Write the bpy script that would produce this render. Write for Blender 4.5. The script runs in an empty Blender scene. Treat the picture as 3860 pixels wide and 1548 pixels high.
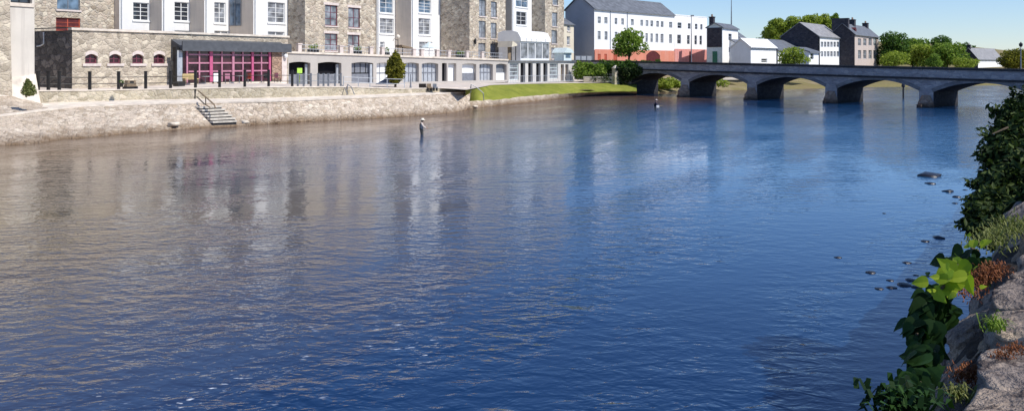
import bpy, bmesh, math, random
from math import sin, cos, pi, radians, sqrt, atan2
from mathutils import Vector, Matrix, noise

sc = bpy.context.scene
COL = sc.collection
RND = random.Random(7)

# ------------------------------------------------------------------ camera
EYE, FOC, HZN = 5.0, 3000.0, 235.0          # eye height, focal length (px of a 3860 px wide frame), horizon row
def kx(px): return (px - 1930.0) / FOC
def gp(px, Y, z=0.0): return Vector((kx(px) * Y, Y, z))
def zof(py, Y): return EYE - (py - HZN) / FOC * Y
def wp(px, py, z):
    Y = (EYE - z) * FOC / (py - HZN)
    return gp(px, Y, z)
def pp(px, py, Y): return gp(px, Y, zof(py, Y))

cam_d = bpy.data.cameras.new('camera'); cam = bpy.data.objects.new('camera', cam_d)
COL.objects.link(cam); sc.camera = cam
cam.location = (0, 0, EYE); cam.rotation_euler = (radians(90), 0, 0)
cam_d.sensor_width = 36.0; cam_d.lens = 36.0 * FOC / 3860.0
cam_d.shift_y = -(774.0 - HZN) / 3860.0
cam_d.clip_start = 0.1; cam_d.clip_end = 12000

# ------------------------------------------------------------------ light
SUNV = Vector((0.88 * cos(radians(49)), -0.475 * cos(radians(49)), sin(radians(49)))).normalized()
sl = bpy.data.lights.new('sun', 'SUN'); so = bpy.data.objects.new('sun', sl); COL.objects.link(so)
so.rotation_euler = SUNV.to_track_quat('Z', 'Y').to_euler()
sl.energy = 5.0; sl.angle = radians(0.5); sl.color = (1.0, 0.955, 0.88)
w = bpy.data.worlds.new('World'); sc.world = w; w.use_nodes = True
nt = w.node_tree; bgn = nt.nodes['Background']
sky = nt.nodes.new('ShaderNodeTexSky'); sky.sky_type = 'NISHITA'; sky.sun_disc = False
sky.sun_elevation = math.asin(SUNV.z); sky.sun_rotation = atan2(SUNV.x, SUNV.y)
sky.altitude = 0; sky.air_density = 1.0; sky.dust_density = 0.0; sky.ozone_density = 2.2
tint = nt.nodes.new('ShaderNodeMix'); tint.data_type = 'RGBA'; tint.blend_type = 'MULTIPLY'; tint.inputs[0].default_value = 1.0
wc = nt.nodes.new('ShaderNodeTexCoord'); wz = nt.nodes.new('ShaderNodeSeparateXYZ'); nt.links.new(wc.outputs['Generated'], wz.inputs[0])
wr = nt.nodes.new('ShaderNodeValToRGB'); nt.links.new(wz.outputs['Z'], wr.inputs[0])
wr.color_ramp.elements[0].position = 0.0; wr.color_ramp.elements[0].color = (.78, .90, 1.17, 1)
wr.color_ramp.elements[1].position = 0.45; wr.color_ramp.elements[1].color = (.80, .95, 1.2, 1)
nt.links.new(wr.outputs[0], tint.inputs[7]); nt.links.new(sky.outputs[0], tint.inputs[6])
nt.links.new(tint.outputs[2], bgn.inputs[0]); bgn.inputs[1].default_value = 0.122
sc.view_settings.view_transform = 'Standard'; sc.view_settings.look = 'None'; sc.view_settings.exposure = 0
sc.render.engine = 'CYCLES'; sc.cycles.max_bounces = 6

# ------------------------------------------------------------------ materials
class NT:
    def __init__(s, name):
        s.m = bpy.data.materials.new(name); s.m.use_nodes = True
        s.t = s.m.node_tree; s.b = s.t.nodes['Principled BSDF']; s.out = s.t.nodes['Material Output']
    def n(s, typ, **kw):
        nd = s.t.nodes.new(typ)
        for k, v in kw.items():
            if k.startswith('i_'):
                key = k[2:].replace('_', ' ')
                nd.inputs[key].default_value = v
            else: setattr(nd, k, v)
        return nd
    def l(s, a, b): s.t.links.new(a, b)
    def coord(s, scale=(1, 1, 1), rot=(0, 0, 0), kind='Object'):
        c = s.n('ShaderNodeTexCoord'); mp = s.n('ShaderNodeMapping')
        mp.inputs['Scale'].default_value = scale; mp.inputs['Rotation'].default_value = rot
        s.l(c.outputs[kind], mp.inputs['Vector']); return mp.outputs[0]
    def noise(s, vec, scale, detail=3, rough=.55, dist=0.0):
        nd = s.n('ShaderNodeTexNoise'); s.l(vec, nd.inputs['Vector'])
        nd.inputs['Scale'].default_value = scale; nd.inputs['Detail'].default_value = detail
        nd.inputs['Roughness'].default_value = rough; nd.inputs['Distortion'].default_value = dist
        return nd.outputs['Fac']
    def ramp(s, fac, stops):
        r = s.n('ShaderNodeValToRGB'); e = r.color_ramp.elements
        while len(e) < len(stops): e.new(0.5)
        for el, (p, c) in zip(e, stops):
            el.position = p; el.color = (*c, 1) if len(c) == 3 else c
        s.l(fac, r.inputs[0]); return r.outputs['Color']
    def mix(s, fac, a, b, mode='MIX'):
        nd = s.n('ShaderNodeMix', data_type='RGBA', blend_type=mode)
        for sock, v in ((nd.inputs['Factor'], fac), (nd.inputs['A'], a), (nd.inputs['B'], b)):
            pass
        fi, ai, bi = nd.inputs[0], nd.inputs[6], nd.inputs[7]
        for sock, v in ((fi, fac), (ai, a), (bi, b)):
            if hasattr(v, 'links') or hasattr(v, 'is_output'): s.l(v, sock)
            elif isinstance(v, (int, float)): sock.default_value = v
            else: sock.default_value = (*v, 1) if len(v) == 3 else v
        return nd.outputs[2]
    def math(s, op, a, b=0.5, clamp=False):
        nd = s.n('ShaderNodeMath', operation=op, use_clamp=clamp)
        for i, v in enumerate((a, b)):
            if hasattr(v, 'is_output'): s.l(v, nd.inputs[i])
            else: nd.inputs[i].default_value = v
        return nd.outputs[0]
    def bump(s, h, strength=.5, distance=.05, normal=None):
        nd = s.n('ShaderNodeBump'); s.l(h, nd.inputs['Height'])
        nd.inputs['Strength'].default_value = strength; nd.inputs['Distance'].default_value = distance
        if normal is not None: s.l(normal, nd.inputs['Normal'])
        s.l(nd.outputs[0], s.b.inputs['Normal']); return nd.outputs[0]
    def col(s, c): 
        if hasattr(c, 'is_output'): s.l(c, s.b.inputs['Base Color'])
        else: s.b.inputs['Base Color'].default_value = (*c, 1)
    def done(s, rough=.8, spec=.3, metal=0.0):
        s.b.inputs['Roughness'].default_value = rough; s.b.inputs['Specular IOR Level'].default_value = spec
        s.b.inputs['Metallic'].default_value = metal; return s.m

def sc3(c, f): return tuple(min(1, x * f) for x in c)
def plain(name, c, rough=.6, spec=.3, metal=0, var=.18, scale=3.0, bump=.0):
    t = NT(name); v = t.coord()
    f = t.noise(v, scale, 4)
    t.col(t.ramp(f, [(.3, sc3(c, 1 - var)), (.7, sc3(c, 1 + var))]))
    if bump: t.bump(t.noise(v, scale * 6, 3), bump, .02)
    return t.done(rough, spec, metal)
def render_wall(name, c, stain=.35, dirt=(.30, .27, .23)):
    """painted render with rain streaks and blotches"""
    t = NT(name); v = t.coord()
    f = t.noise(v, .5, 5, .6); st = t.noise(t.coord((2.2, 2.2, .16)), 1.0, 4, .6)
    base = t.mix(t.ramp(f, [(.35, (0, 0, 0)), (.75, (1, 1, 1))]), c, sc3(c, .86))
    k = t.math('MULTIPLY', t.ramp(st, [(.5, (0, 0, 0)), (.8, (1, 1, 1))]), stain)
    t.col(t.mix(k, base, dirt)); t.bump(t.noise(v, 14, 3), .15, .02)
    return t.done(.85, .2)
def rubble(name, stones, mortar, scale=1.5, bump=.6, stretch=1.35, rnd=1.0):
    t = NT(name); v = t.coord((1, 1, stretch))
    d = t.n('ShaderNodeTexNoise'); t.l(v, d.inputs['Vector']); d.inputs['Scale'].default_value = 2.5
    vv = t.n('ShaderNodeVectorMath', operation='MULTIPLY_ADD'); t.l(d.outputs['Color'], vv.inputs[0])
    vv.inputs[1].default_value = (.5, .5, .5); t.l(v, vv.inputs[2])
    a = t.n('ShaderNodeTexVoronoi', feature='F1'); b = t.n('ShaderNodeTexVoronoi', feature='DISTANCE_TO_EDGE')
    for q in (a, b):
        t.l(vv.outputs[0], q.inputs['Vector']); q.inputs['Scale'].default_value = scale; q.inputs['Randomness'].default_value = rnd
    sep = t.n('ShaderNodeSeparateColor'); t.l(a.outputs['Color'], sep.inputs[0])
    n = len(stones)
    c = t.ramp(sep.outputs[0], [((i + .5) / n, s) for i, s in enumerate(stones)])
    g = t.noise(v, 9, 4, .65)
    c = t.mix(.55, c, t.ramp(g, [(.3, (.6, .59, .57)), (.65, (1.08, 1.06, 1.02))]), 'MULTIPLY')
    big = t.noise(t.coord(), .28, 3, .6)
    c = t.mix(.5, c, t.ramp(big, [(.35, (.72, .69, .65)), (.65, (1.04, 1.02, .98))]), 'MULTIPLY')
    e = t.ramp(b.outputs['Distance'], [(.01, (.8, .8, .8)), (.06, (0, 0, 0))])
    t.col(t.mix(e, c, mortar))
    hh = t.math('ADD', t.ramp(b.outputs['Distance'], [(0, (0, 0, 0)), (.16, (1, 1, 1))]), t.math('MULTIPLY', g, .5))
    t.bump(hh, bump, .08)
    return t.done(.9, .2)
def leafmat(name, dark, mid, light, trans=.38):
    t = NT(name)
    g = t.n('ShaderNodeNewGeometry'); r = g.outputs['Random Per Island']
    big = t.noise(t.coord(), .55, 3)
    f = t.math('ADD', t.math('MULTIPLY', r, .6), t.math('MULTIPLY', t.math('SUBTRACT', big, .3), .9), True)
    c = t.ramp(f, [(.12, dark), (.5, mid), (.9, light)])
    t.col(c); t.done(.6, .12)
    tr = t.n('ShaderNodeBsdfTranslucent'); t.l(t.mix(1.0, c, (1.0, 1.15, .55), 'MULTIPLY'), tr.inputs[0])
    mx = t.n('ShaderNodeMixShader'); mx.inputs[0].default_value = trans
    t.l(t.b.outputs[0], mx.inputs[1]); t.l(tr.outputs[0], mx.inputs[2]); t.l(mx.outputs[0], t.out.inputs[0])
    return t.m
def glassmat(name, c=(.03, .035, .045), rough=.08):
    t = NT(name); v = t.coord()
    f = t.noise(v, .9, 2)
    t.col(t.ramp(f, [(.35, sc3(c, .5)), (.65, sc3(c, 1.7))])); t.bump(t.noise(v, 1.3, 1), .06, .05)
    return t.done(rough, .6)

M = {}
M['white'] = render_wall('white_render', (.80, .79, .77), .2, (.5, .47, .42))
M['white2'] = render_wall('white_paint', (.89, .885, .87), .08, (.5, .48, .45))
M['grey'] = render_wall('shaded_bay_render', (.80, .69, .57), .25)  # sides of the white bays, their shade tone put into the colour
M['greyblue'] = render_wall('shaded_gable_render', (.48, .48, .52), .15, (.36, .36, .38))  # gable render with its shade put into the grey
M['cream'] = render_wall('cream_render', (.74, .66, .52), .3)
M['pier'] = render_wall('weathered_render', (.66, .61, .54), .6, (.34, .30, .27))
M['pinkish'] = render_wall('pink_grey_render', (.58, .49, .44), .3)
M['darkgable'] = rubble('dark_stone_and_shade', [(.05, .05, .065), (.07, .07, .085), (.06, .055, .07), (.09, .085, .10)], (.075, .075, .09), 2.0, .4)  # dark slate and stone; on house gables, shade put into the colour
M['rubble'] = rubble('rubble_stone', [(.36, .30, .235), (.63, .55, .44), (.53, .45, .36), (.80, .73, .60), (.60, .50, .41), (.43, .385, .33)], (.60, .53, .43), 2.1, .7)
M['rubble_low'] = rubble('rubble_stone_warm', [(.38, .33, .265), (.58, .51, .41), (.63, .55, .45), (.48, .41, .33), (.76, .68, .55), (.44, .38, .31)], (.56, .49, .40), 2.1, .6)
M['rubble_shade'] = rubble('shaded_rubble', [(.13, .12, .115), (.24, .22, .20), (.34, .31, .29), (.17, .155, .15)], (.10, .09, .085), 1.6, .9)  # shaded copy of the rubble, darkness of the side painted in
M['arcade'] = render_wall('arcade_render', (.50, .46, .42), .35, (.36, .33, .30))
M['cream_grey'] = render_wall('wing_render', (.62, .60, .57), .3, (.42, .40, .38))
M['quay'] = rubble('quay_stone', [(.42, .37, .28), (.56, .50, .39), (.49, .44, .33), (.66, .59, .48)], (.48, .43, .34), 2.0, .5)
M['revet'] = rubble('revetment_stone', [(.50, .41, .32), (.66, .56, .46), (.60, .50, .41), (.76, .67, .56), (.44, .36, .28)], (.60, .51, .42), 2.6, .8)
def wet_foot(m, lo, hi, c):
    t = m.node_tree; b = t.nodes['Principled BSDF']; old = b.inputs['Base Color'].links[0].from_socket
    cc = t.nodes.new('ShaderNodeTexCoord'); sx = t.nodes.new('ShaderNodeSeparateXYZ'); t.links.new(cc.outputs['Object'], sx.inputs[0])
    nz = t.nodes.new('ShaderNodeTexNoise'); t.links.new(cc.outputs['Object'], nz.inputs['Vector']); nz.inputs['Scale'].default_value = .8
    ad = t.nodes.new('ShaderNodeMath'); ad.operation = 'MULTIPLY_ADD'; t.links.new(nz.outputs['Fac'], ad.inputs[0]); ad.inputs[1].default_value = -.5; t.links.new(sx.outputs['Z'], ad.inputs[2])
    mr = t.nodes.new('ShaderNodeMapRange'); t.links.new(ad.outputs[0], mr.inputs[0]); mr.inputs[1].default_value = lo; mr.inputs[2].default_value = hi; mr.inputs[3].default_value = .85; mr.inputs[4].default_value = 0
    mx = t.nodes.new('ShaderNodeMix'); mx.data_type = 'RGBA'; t.links.new(mr.outputs[0], mx.inputs[0]); t.links.new(old, mx.inputs[6]); mx.inputs[7].default_value = (*c, 1); t.links.new(mx.outputs[2], b.inputs['Base Color'])
wet_foot(M['revet'], -.25, .35, (.17, .105, .055))
M['bridge'] = rubble('bridge_stone', [(.32, .315, .345), (.42, .41, .44), (.35, .34, .38), (.48, .465, .49)], (.28, .28, .31), 1.6, .5, 2.0)
M['bridge_trim'] = rubble('bridge_trim_stone', [(.24, .24, .26), (.30, .30, .32), (.20, .20, .22)], (.14, .14, .16), 1.0, .4, 3.0)
M['bridge_cap'] = plain('bridge_cap_stone', (.045, .045, .05), .9, .2, var=.3)
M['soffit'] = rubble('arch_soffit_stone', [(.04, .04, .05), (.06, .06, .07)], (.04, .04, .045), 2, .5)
M['cutwater'] = rubble('cutwater_stone', [(.40, .26, .19), (.50, .35, .27), (.30, .20, .15), (.45, .32, .24)], (.22, .15, .11), 2.2, .7)
M['slate'] = plain('slate', (.13, .14, .16), .65, .3, var=.3, scale=1.2, bump=.2)
M['slate_lt'] = plain('pale_slate', (.25, .245, .25), .7, .3, var=.25, scale=1.2, bump=.2)
M['fascia'] = plain('dark_lead_roof', (.085, .09, .10), .55, .4, var=.2, scale=2)
M['concrete'] = plain('concrete_coping', (.68, .60, .51), .9, .2, var=.22, scale=1.5, bump=.2)
M['paving'] = plain('paving', (.56, .49, .43), .9, .2, var=.18, scale=.8, bump=.2)
M['trim'] = plain('stone_trim', (.66, .57, .52), .85, .2, var=.15)
M['glass'] = glassmat('window_glass')
M['glass_lt'] = glassmat('curtained_glass', (.20, .21, .23), .12)
M['glass_blue'] = glassmat('blue_glass', (.10, .15, .21), .08)
M['glass_wine'] = glassmat('wine_dark_glass', (.045, .016, .022), .15)
M['whitewood'] = plain('white_joinery', (.78, .78, .77), .5, .4, var=.06)
M['wine'] = plain('burgundy_paint', (.16, .045, .065), .5, .4, var=.2)
M['pink'] = plain('pink_paint', (.50, .10, .21), .5, .4, var=.15)
M['pink_lt'] = plain('pale_pink_paint', (.48, .21, .28), .5, .4, var=.15)
M['red'] = plain('red_oxide_paint', (.42, .09, .05), .6, .3, var=.3)
M['orange'] = render_wall('terracotta_paint', (.66, .25, .17), .5, (.62, .42, .36))
M['orange2'] = render_wall('faded_red_paint', (.66, .28, .25), .5, (.66, .48, .44))
M['darkred'] = plain('dark_red_gate', (.10, .02, .022), .6, .3, var=.3)
M['black'] = plain('black_iron', (.018, .017, .017), .5, .4, var=.3)
M['greymetal'] = plain('grey_steel', (.22, .23, .25), .45, .5, .3, var=.2)
M['zinc'] = plain('pale_zinc', (.45, .47, .50), .45, .5, .2, var=.15)
M['greypanel'] = plain('grey_panel', (.20, .21, .24), .6, .3, var=.2)
M['dark'] = plain('dark_void', (.012, .012, .016), .9, .1, var=.2)
M['teal'] = plain('pale_teal_paint', (.60, .68, .68), .6, .3, var=.12)
M['green'] = plain('green_paint', (.03, .16, .10), .5, .4, var=.2)
M['signgreen'] = plain('lime_sign', (.42, .68, .10), .5, .3, var=.1)
M['wood'] = plain('weathered_wood', (.24, .18, .12), .8, .2, var=.3, scale=4)
M['tan'] = plain('tan_board', (.52, .40, .20), .8, .2, var=.2)
M['bark'] = plain('bark', (.09, .07, .05), .9, .1, var=.35, scale=5, bump=.5)
M['wetrock'] = plain('wet_rock', (.018, .018, .024), .35, .5, var=.5, scale=5, bump=.6)
M['boulder'] = plain('pale_boulder', (.60, .52, .42), .9, .2, var=.3, scale=3, bump=.6)
M['steptread'] = plain('worn_concrete_step', (.58, .53, .46), .9, .2, var=.25, scale=4)
M['skin'] = plain('skin', (.42, .24, .17), .6, .3, var=.1)
M['eye'] = plain('eye', (.03, .02, .02), .3, .5)
M['hair'] = plain('hair', (.10, .08, .06), .8, .2)
M['shirt'] = plain('pale_shirt', (.50, .44, .40), .9, .1, var=.12, scale=8)
M['vest'] = plain('dark_vest', (.028, .024, .022), .9, .1, var=.2, scale=8)
M['navy'] = plain('navy_jacket', (.014, .017, .035), .9, .1, var=.25, scale=8)
M['wader'] = plain('olive_wader', (.06, .06, .055), .7, .2, var=.2, scale=6)
M['wader2'] = plain('grey_wader', (.17, .17, .15), .7, .2, var=.2, scale=6)
M['hat'] = plain('cream_hat', (.80, .72, .60), .9, .1, var=.08)
M['cap'] = plain('pale_cap', (.62, .55, .52), .9, .1, var=.08)
M['rod'] = plain('rod', (.03, .025, .02), .4, .5)
M['leaf_mid'] = leafmat('leaf_mid_green', (.065, .115, .022), (.19, .29, .045), (.36, .44, .09))
M['leaf_dark'] = leafmat('leaf_dark_green', (.028, .06, .018), (.075, .15, .03), (.19, .28, .06))
M['leaf_yel'] = leafmat('leaf_yellow_green', (.12, .16, .025), (.30, .37, .055), (.48, .52, .11))
M['leaf_olive'] = leafmat('leaf_olive', (.05, .055, .010), (.19, .18, .024), (.36, .33, .04), .3)
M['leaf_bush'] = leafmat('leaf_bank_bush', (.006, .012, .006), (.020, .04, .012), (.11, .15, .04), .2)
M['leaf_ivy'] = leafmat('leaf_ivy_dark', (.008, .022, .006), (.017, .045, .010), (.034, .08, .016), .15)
M['leaf_lime'] = leafmat('leaf_lime', (.20, .30, .02), (.36, .46, .035), (.48, .56, .07), .45)
M['drymoss'] = leafmat('dry_russet_moss', (.10, .03, .012), (.24, .085, .035), (.36, .17, .08), .15)
M['drygrass'] = leafmat('pale_dry_grass', (.08, .10, .03), (.20, .22, .07), (.34, .33, .14), .3)

# grass lawn, ground
t = NT('lawn_grass'); v = t.coord(); f = t.noise(v, .35, 5, .7); g = t.noise(v, 7, 3, .7)
c = t.ramp(f, [(.3, (.15, .18, .03)), (.55, (.25, .27, .045)), (.75, (.36, .33, .09))])
t.col(t.mix(.6, c, t.ramp(g, [(.3, (.55, .55, .55)), (.7, (1.1, 1.1, 1.1))]), 'MULTIPLY')); t.bump(g, .8, .08); M['lawn'] = t.done(.95, .1)
t = NT('town_ground'); v = t.coord(); f = t.noise(v, .09, 5, .7); g = t.noise(v, 3, 3, .7)
c = t.ramp(f, [(.35, (.24, .19, .11)), (.5, (.22, .19, .08)), (.68, (.34, .27, .18))])
t.col(t.mix(.5, c, t.ramp(g, [(.3, (.5, .5, .5)), (.7, (1, 1, 1))]), 'MULTIPLY')); t.bump(g, .6, .1); M['ground'] = t.done(.95, .1)
t = NT('asphalt'); v = t.coord(); t.col(t.ramp(t.noise(v, 2, 4), [(.3, (.04, .04, .042)), (.7, (.065, .065, .065))])); M['asphalt'] = t.done(.9, .2)
t = NT('river_bed'); v = t.coord(); t.col(t.ramp(t.noise(v, .5, 5), [(.3, (.06, .045, .03)), (.7, (.14, .10, .06))])); M['bed'] = t.done(.9, .2)

# foreground rock
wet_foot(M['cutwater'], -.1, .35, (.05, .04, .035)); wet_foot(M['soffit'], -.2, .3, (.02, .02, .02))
t = NT('foreground_rock'); v = t.coord(); f = t.noise(v, 3.0, 5, .65); g = t.noise(v, 38, 4, .7); ll = t.noise(v, 9, 4, .6, .6)
c = t.ramp(f, [(.30, (.17, .145, .135)), (.46, (.34, .285, .245)), (.62, (.54, .45, .36))])
c = t.mix(.75, c, t.ramp(g, [(.3, (.42, .40, .40)), (.62, (1.05, 1.02, 1))]), 'MULTIPLY')
c = t.mix(t.ramp(ll, [(.56, (0, 0, 0)), (.64, (.85, .85, .85))]), c, (.08, .06, .055))
oi = t.n('ShaderNodeObjectInfo')
c = t.mix(1.0, c, t.ramp(oi.outputs['Random'], [(0, (.72, .72, .75)), (.5, (.92, .90, .88)), (1, (1.15, 1.08, .98))]), 'MULTIPLY')
t.col(c)
hh = t.math('ADD', t.math('MULTIPLY', g, .35), t.math('ADD', t.noise(v, 11, 4, .65), t.math('MULTIPLY', ll, .6)))
t.bump(hh, 1.0, .06); M['rock'] = t.done(.9, .2)
t = NT('wall_core'); v = t.coord(); g = t.noise(v, 12, 5, .7)
t.col(t.ramp(g, [(.3, (.025, .022, .022)), (.7, (.10, .085, .075))])); t.bump(g, .9, .06); M['core'] = t.done(.95, .1)

# ------------------------------------------------------------------ water
BX, BY = 0.585, 0.811                                   # direction of the river (upstream)
def UV(u, v, z=0.0): return Vector((u * BX - v * BY, u * BY + v * BX, z))   # v = distance across, from this bank towards the far one
t = NT('river_water')
c0 = t.n('ShaderNodeTexCoord')
def mapped(sx, sy, ang, off=(0, 0, 0)):
    mp = t.n('ShaderNodeMapping'); t.l(c0.outputs['Object'], mp.inputs['Vector'])
    mp.vector_type = 'TEXTURE'                        # rotate first, then stretch
    mp.inputs['Rotation'].default_value = (0, 0, ang); mp.inputs['Scale'].default_value = (sx, sy, 1)
    mp.inputs['Location'].default_value = off; return mp.outputs[0]
dv = t.n('ShaderNodeVectorMath', operation='DOT_PRODUCT'); t.l(c0.outputs['Object'], dv.inputs[0]); dv.inputs[1].default_value = (-BY, BX, 0)
du = t.n('ShaderNodeVectorMath', operation='DOT_PRODUCT'); t.l(c0.outputs['Object'], du.inputs[0]); du.inputs[1].default_value = (BX, BY, 0)
vv_, uu_ = dv.outputs['Value'], du.outputs['Value']
big = t.noise(mapped(2.2, 1, .12), .085, 4, .6, .5)
big2 = t.noise(mapped(1, 1, 0, (31, 7, 0)), .16, 3, .55, .3)
calm = t.ramp(t.math('ADD', t.math('MULTIPLY', big, .75), t.math('MULTIPLY', big2, .25)), [(.34, (.16, .16, .16)), (.52, (.75, .75, .75)), (.68, (1.35, 1.35, 1.35))])
# ripples die down in the lee of the near wall
lee = t.ramp(t.math('DIVIDE', vv_, 6.0, True), [(.12, (.10, .10, .10)), (.55, (1, 1, 1))])
calm = t.math('MULTIPLY', calm, lee)
flow = t.noise(mapped(4.5, 1, atan2(BY, BX) + .12), .30, 3, .6, .6)                     # slicks and riffles drawn out along the current
calm = t.math('MULTIPLY', calm, t.ramp(flow, [(.36, (.35, .35, .35)), (.50, (.95, .95, .95)), (.64, (1.5, 1.5, 1.5))]))
upr = t.math('MULTIPLY', t.math('DIVIDE', t.math('SUBTRACT', uu_, 9.0), 9.0, True), t.math('SUBTRACT', 1.0, t.math('DIVIDE', t.math('SUBTRACT', uu_, 36.0), 16.0, True)))
upr = t.math('SUBTRACT', 1.0, t.math('MULTIPLY', upr, .55))
calm = t.math('MULTIPLY', calm, upr)
calm = t.math('MULTIPLY', calm, t.math('ADD', 1.0, t.math('MULTIPLY', t.math('DIVIDE', t.math('SUBTRACT', uu_, 38.0), 30.0, True), 1.1)))
w1 = t.noise(mapped(2.7, 1, .10), .75, 3, .55, .35)
w2 = t.noise(mapped(1.9, 1, .18), 2.6, 3, .6, .5)
w2b = t.noise(mapped(1.9, 1, -.38, (9, 4, 0)), 3.4, 2, .55, .4)
w3 = t.noise(mapped(1.4, 1, .32), 8.0, 2, .55, .3)
h = t.math('ADD', t.math('MULTIPLY', w1, .060), t.math('ADD', t.math('ADD', t.math('MULTIPLY', w2, .054), t.math('MULTIPLY', w2b, .036)), t.math('MULTIPLY', w3, .008)))
h = t.math('MULTIPLY', t.math('SUBTRACT', h, .079), calm)
bmp = t.n('ShaderNodeBump'); t.l(h, bmp.inputs['Height']); bmp.inputs['Strength'].default_value = 1.0; bmp.inputs['Distance'].default_value = 1.35
t.l(bmp.outputs[0], t.b.inputs['Normal'])
# depth colour: peat-brown shallows along the far bank, deep blue mid stream; then painted reflection tints
shal = t.math('DIVIDE', t.math('SUBTRACT', vv_, 31.0), 15.0, True)
shal = t.math('ADD', shal, t.math('MULTIPLY', t.math('SUBTRACT', big, .5), .5), True)
deep = t.mix(big2, (.001, .012, .048), (.003, .022, .072))
upk = t.math('MULTIPLY', t.math('DIVIDE', t.math('SUBTRACT', uu_, 13.0), 30.0, True), t.math('SUBTRACT', 1.0, t.math('DIVIDE', t.math('SUBTRACT', vv_, 22.0), 26.0, True)))
upk = t.math('MULTIPLY', upk, t.math('SUBTRACT', 1.0, t.math('MULTIPLY', t.math('DIVIDE', t.math('SUBTRACT', uu_, 62.0), 30.0, True), .75)))
deep = t.mix(upk, deep, (.020, .078, .172))  # pale blue upstream, painted in for reflected sky
leftk = t.math('MULTIPLY', t.math('DIVIDE', t.math('SUBTRACT', 29.0, uu_), 18.0, True), t.math('DIVIDE', t.math('SUBTRACT', vv_, 9.5), 13.0, True))
deep = t.mix(t.math('MULTIPLY', leftk, .95), deep, (.098, .070, .036))  # brown bed tone that also paints the buildings' warm reflections
colw = t.mix(t.ramp(shal, [(.15, (0, 0, 0)), (.95, (1, 1, 1))]), deep, (.11, .064, .028))
# flecks of foam where the current breaks in a band
sp = t.n('ShaderNodeTexVoronoi', feature='F1'); t.l(mapped(1.6, 1, .2), sp.inputs['Vector']); sp.inputs['Scale'].default_value = 10.0
dots = t.ramp(t.noise(mapped(1.9, 1, .15), 8.5, 2, .5), [(.63, (0, 0, 0)), (.74, (1, 1, 1))])
bandu = t.math('DIVIDE', t.math('SUBTRACT', t.math('ADD', vv_, t.math('MULTIPLY', t.math('SUBTRACT', t.noise(mapped(1, 1, 0, (3, 3, 0)), .35, 2), .5), 5.0)), 10.6), 2.0)
band = t.ramp(t.math('ABSOLUTE', bandu), [(0.0, (1, 1, 1)), (1.0, (0, 0, 0))])
band2 = t.math('ADD', band, t.math('MULTIPLY', big2, .35))
pick = t.ramp(t.noise(mapped(1, 1, 0, (5, 9, 0)), 1.3, 3, .6), [(.47, (0, 0, 0)), (.62, (1, 1, 1))])
near_ = t.math('DIVIDE', t.math('SUBTRACT', 17.0, uu_), 5.0, True)
foam = t.math('MULTIPLY', t.math('MULTIPLY', t.math('MULTIPLY', dots, pick), t.ramp(band2, [(.35, (0, 0, 0)), (.9, (1, 1, 1))])), near_, True)
colw = t.mix(t.math('MULTIPLY', foam, .9), colw, (.75, .78, .82))
t.col(colw)
glow = t.mix(1.0, deep, (.5, .62, .72), 'MULTIPLY'); t.l(glow, t.b.inputs['Emission Color']); t.b.inputs['Emission Strength'].default_value = .38   # added emission imitating scattered light, softening shadows on the water
t.l(t.math('SUBTRACT', 1.58, t.math('MULTIPLY', shal, .36)), t.b.inputs['IOR'])
t.b.inputs['Roughness'].default_value = .06; t.b.inputs['Specular IOR Level'].default_value = .62
M['water'] = t.m

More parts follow.
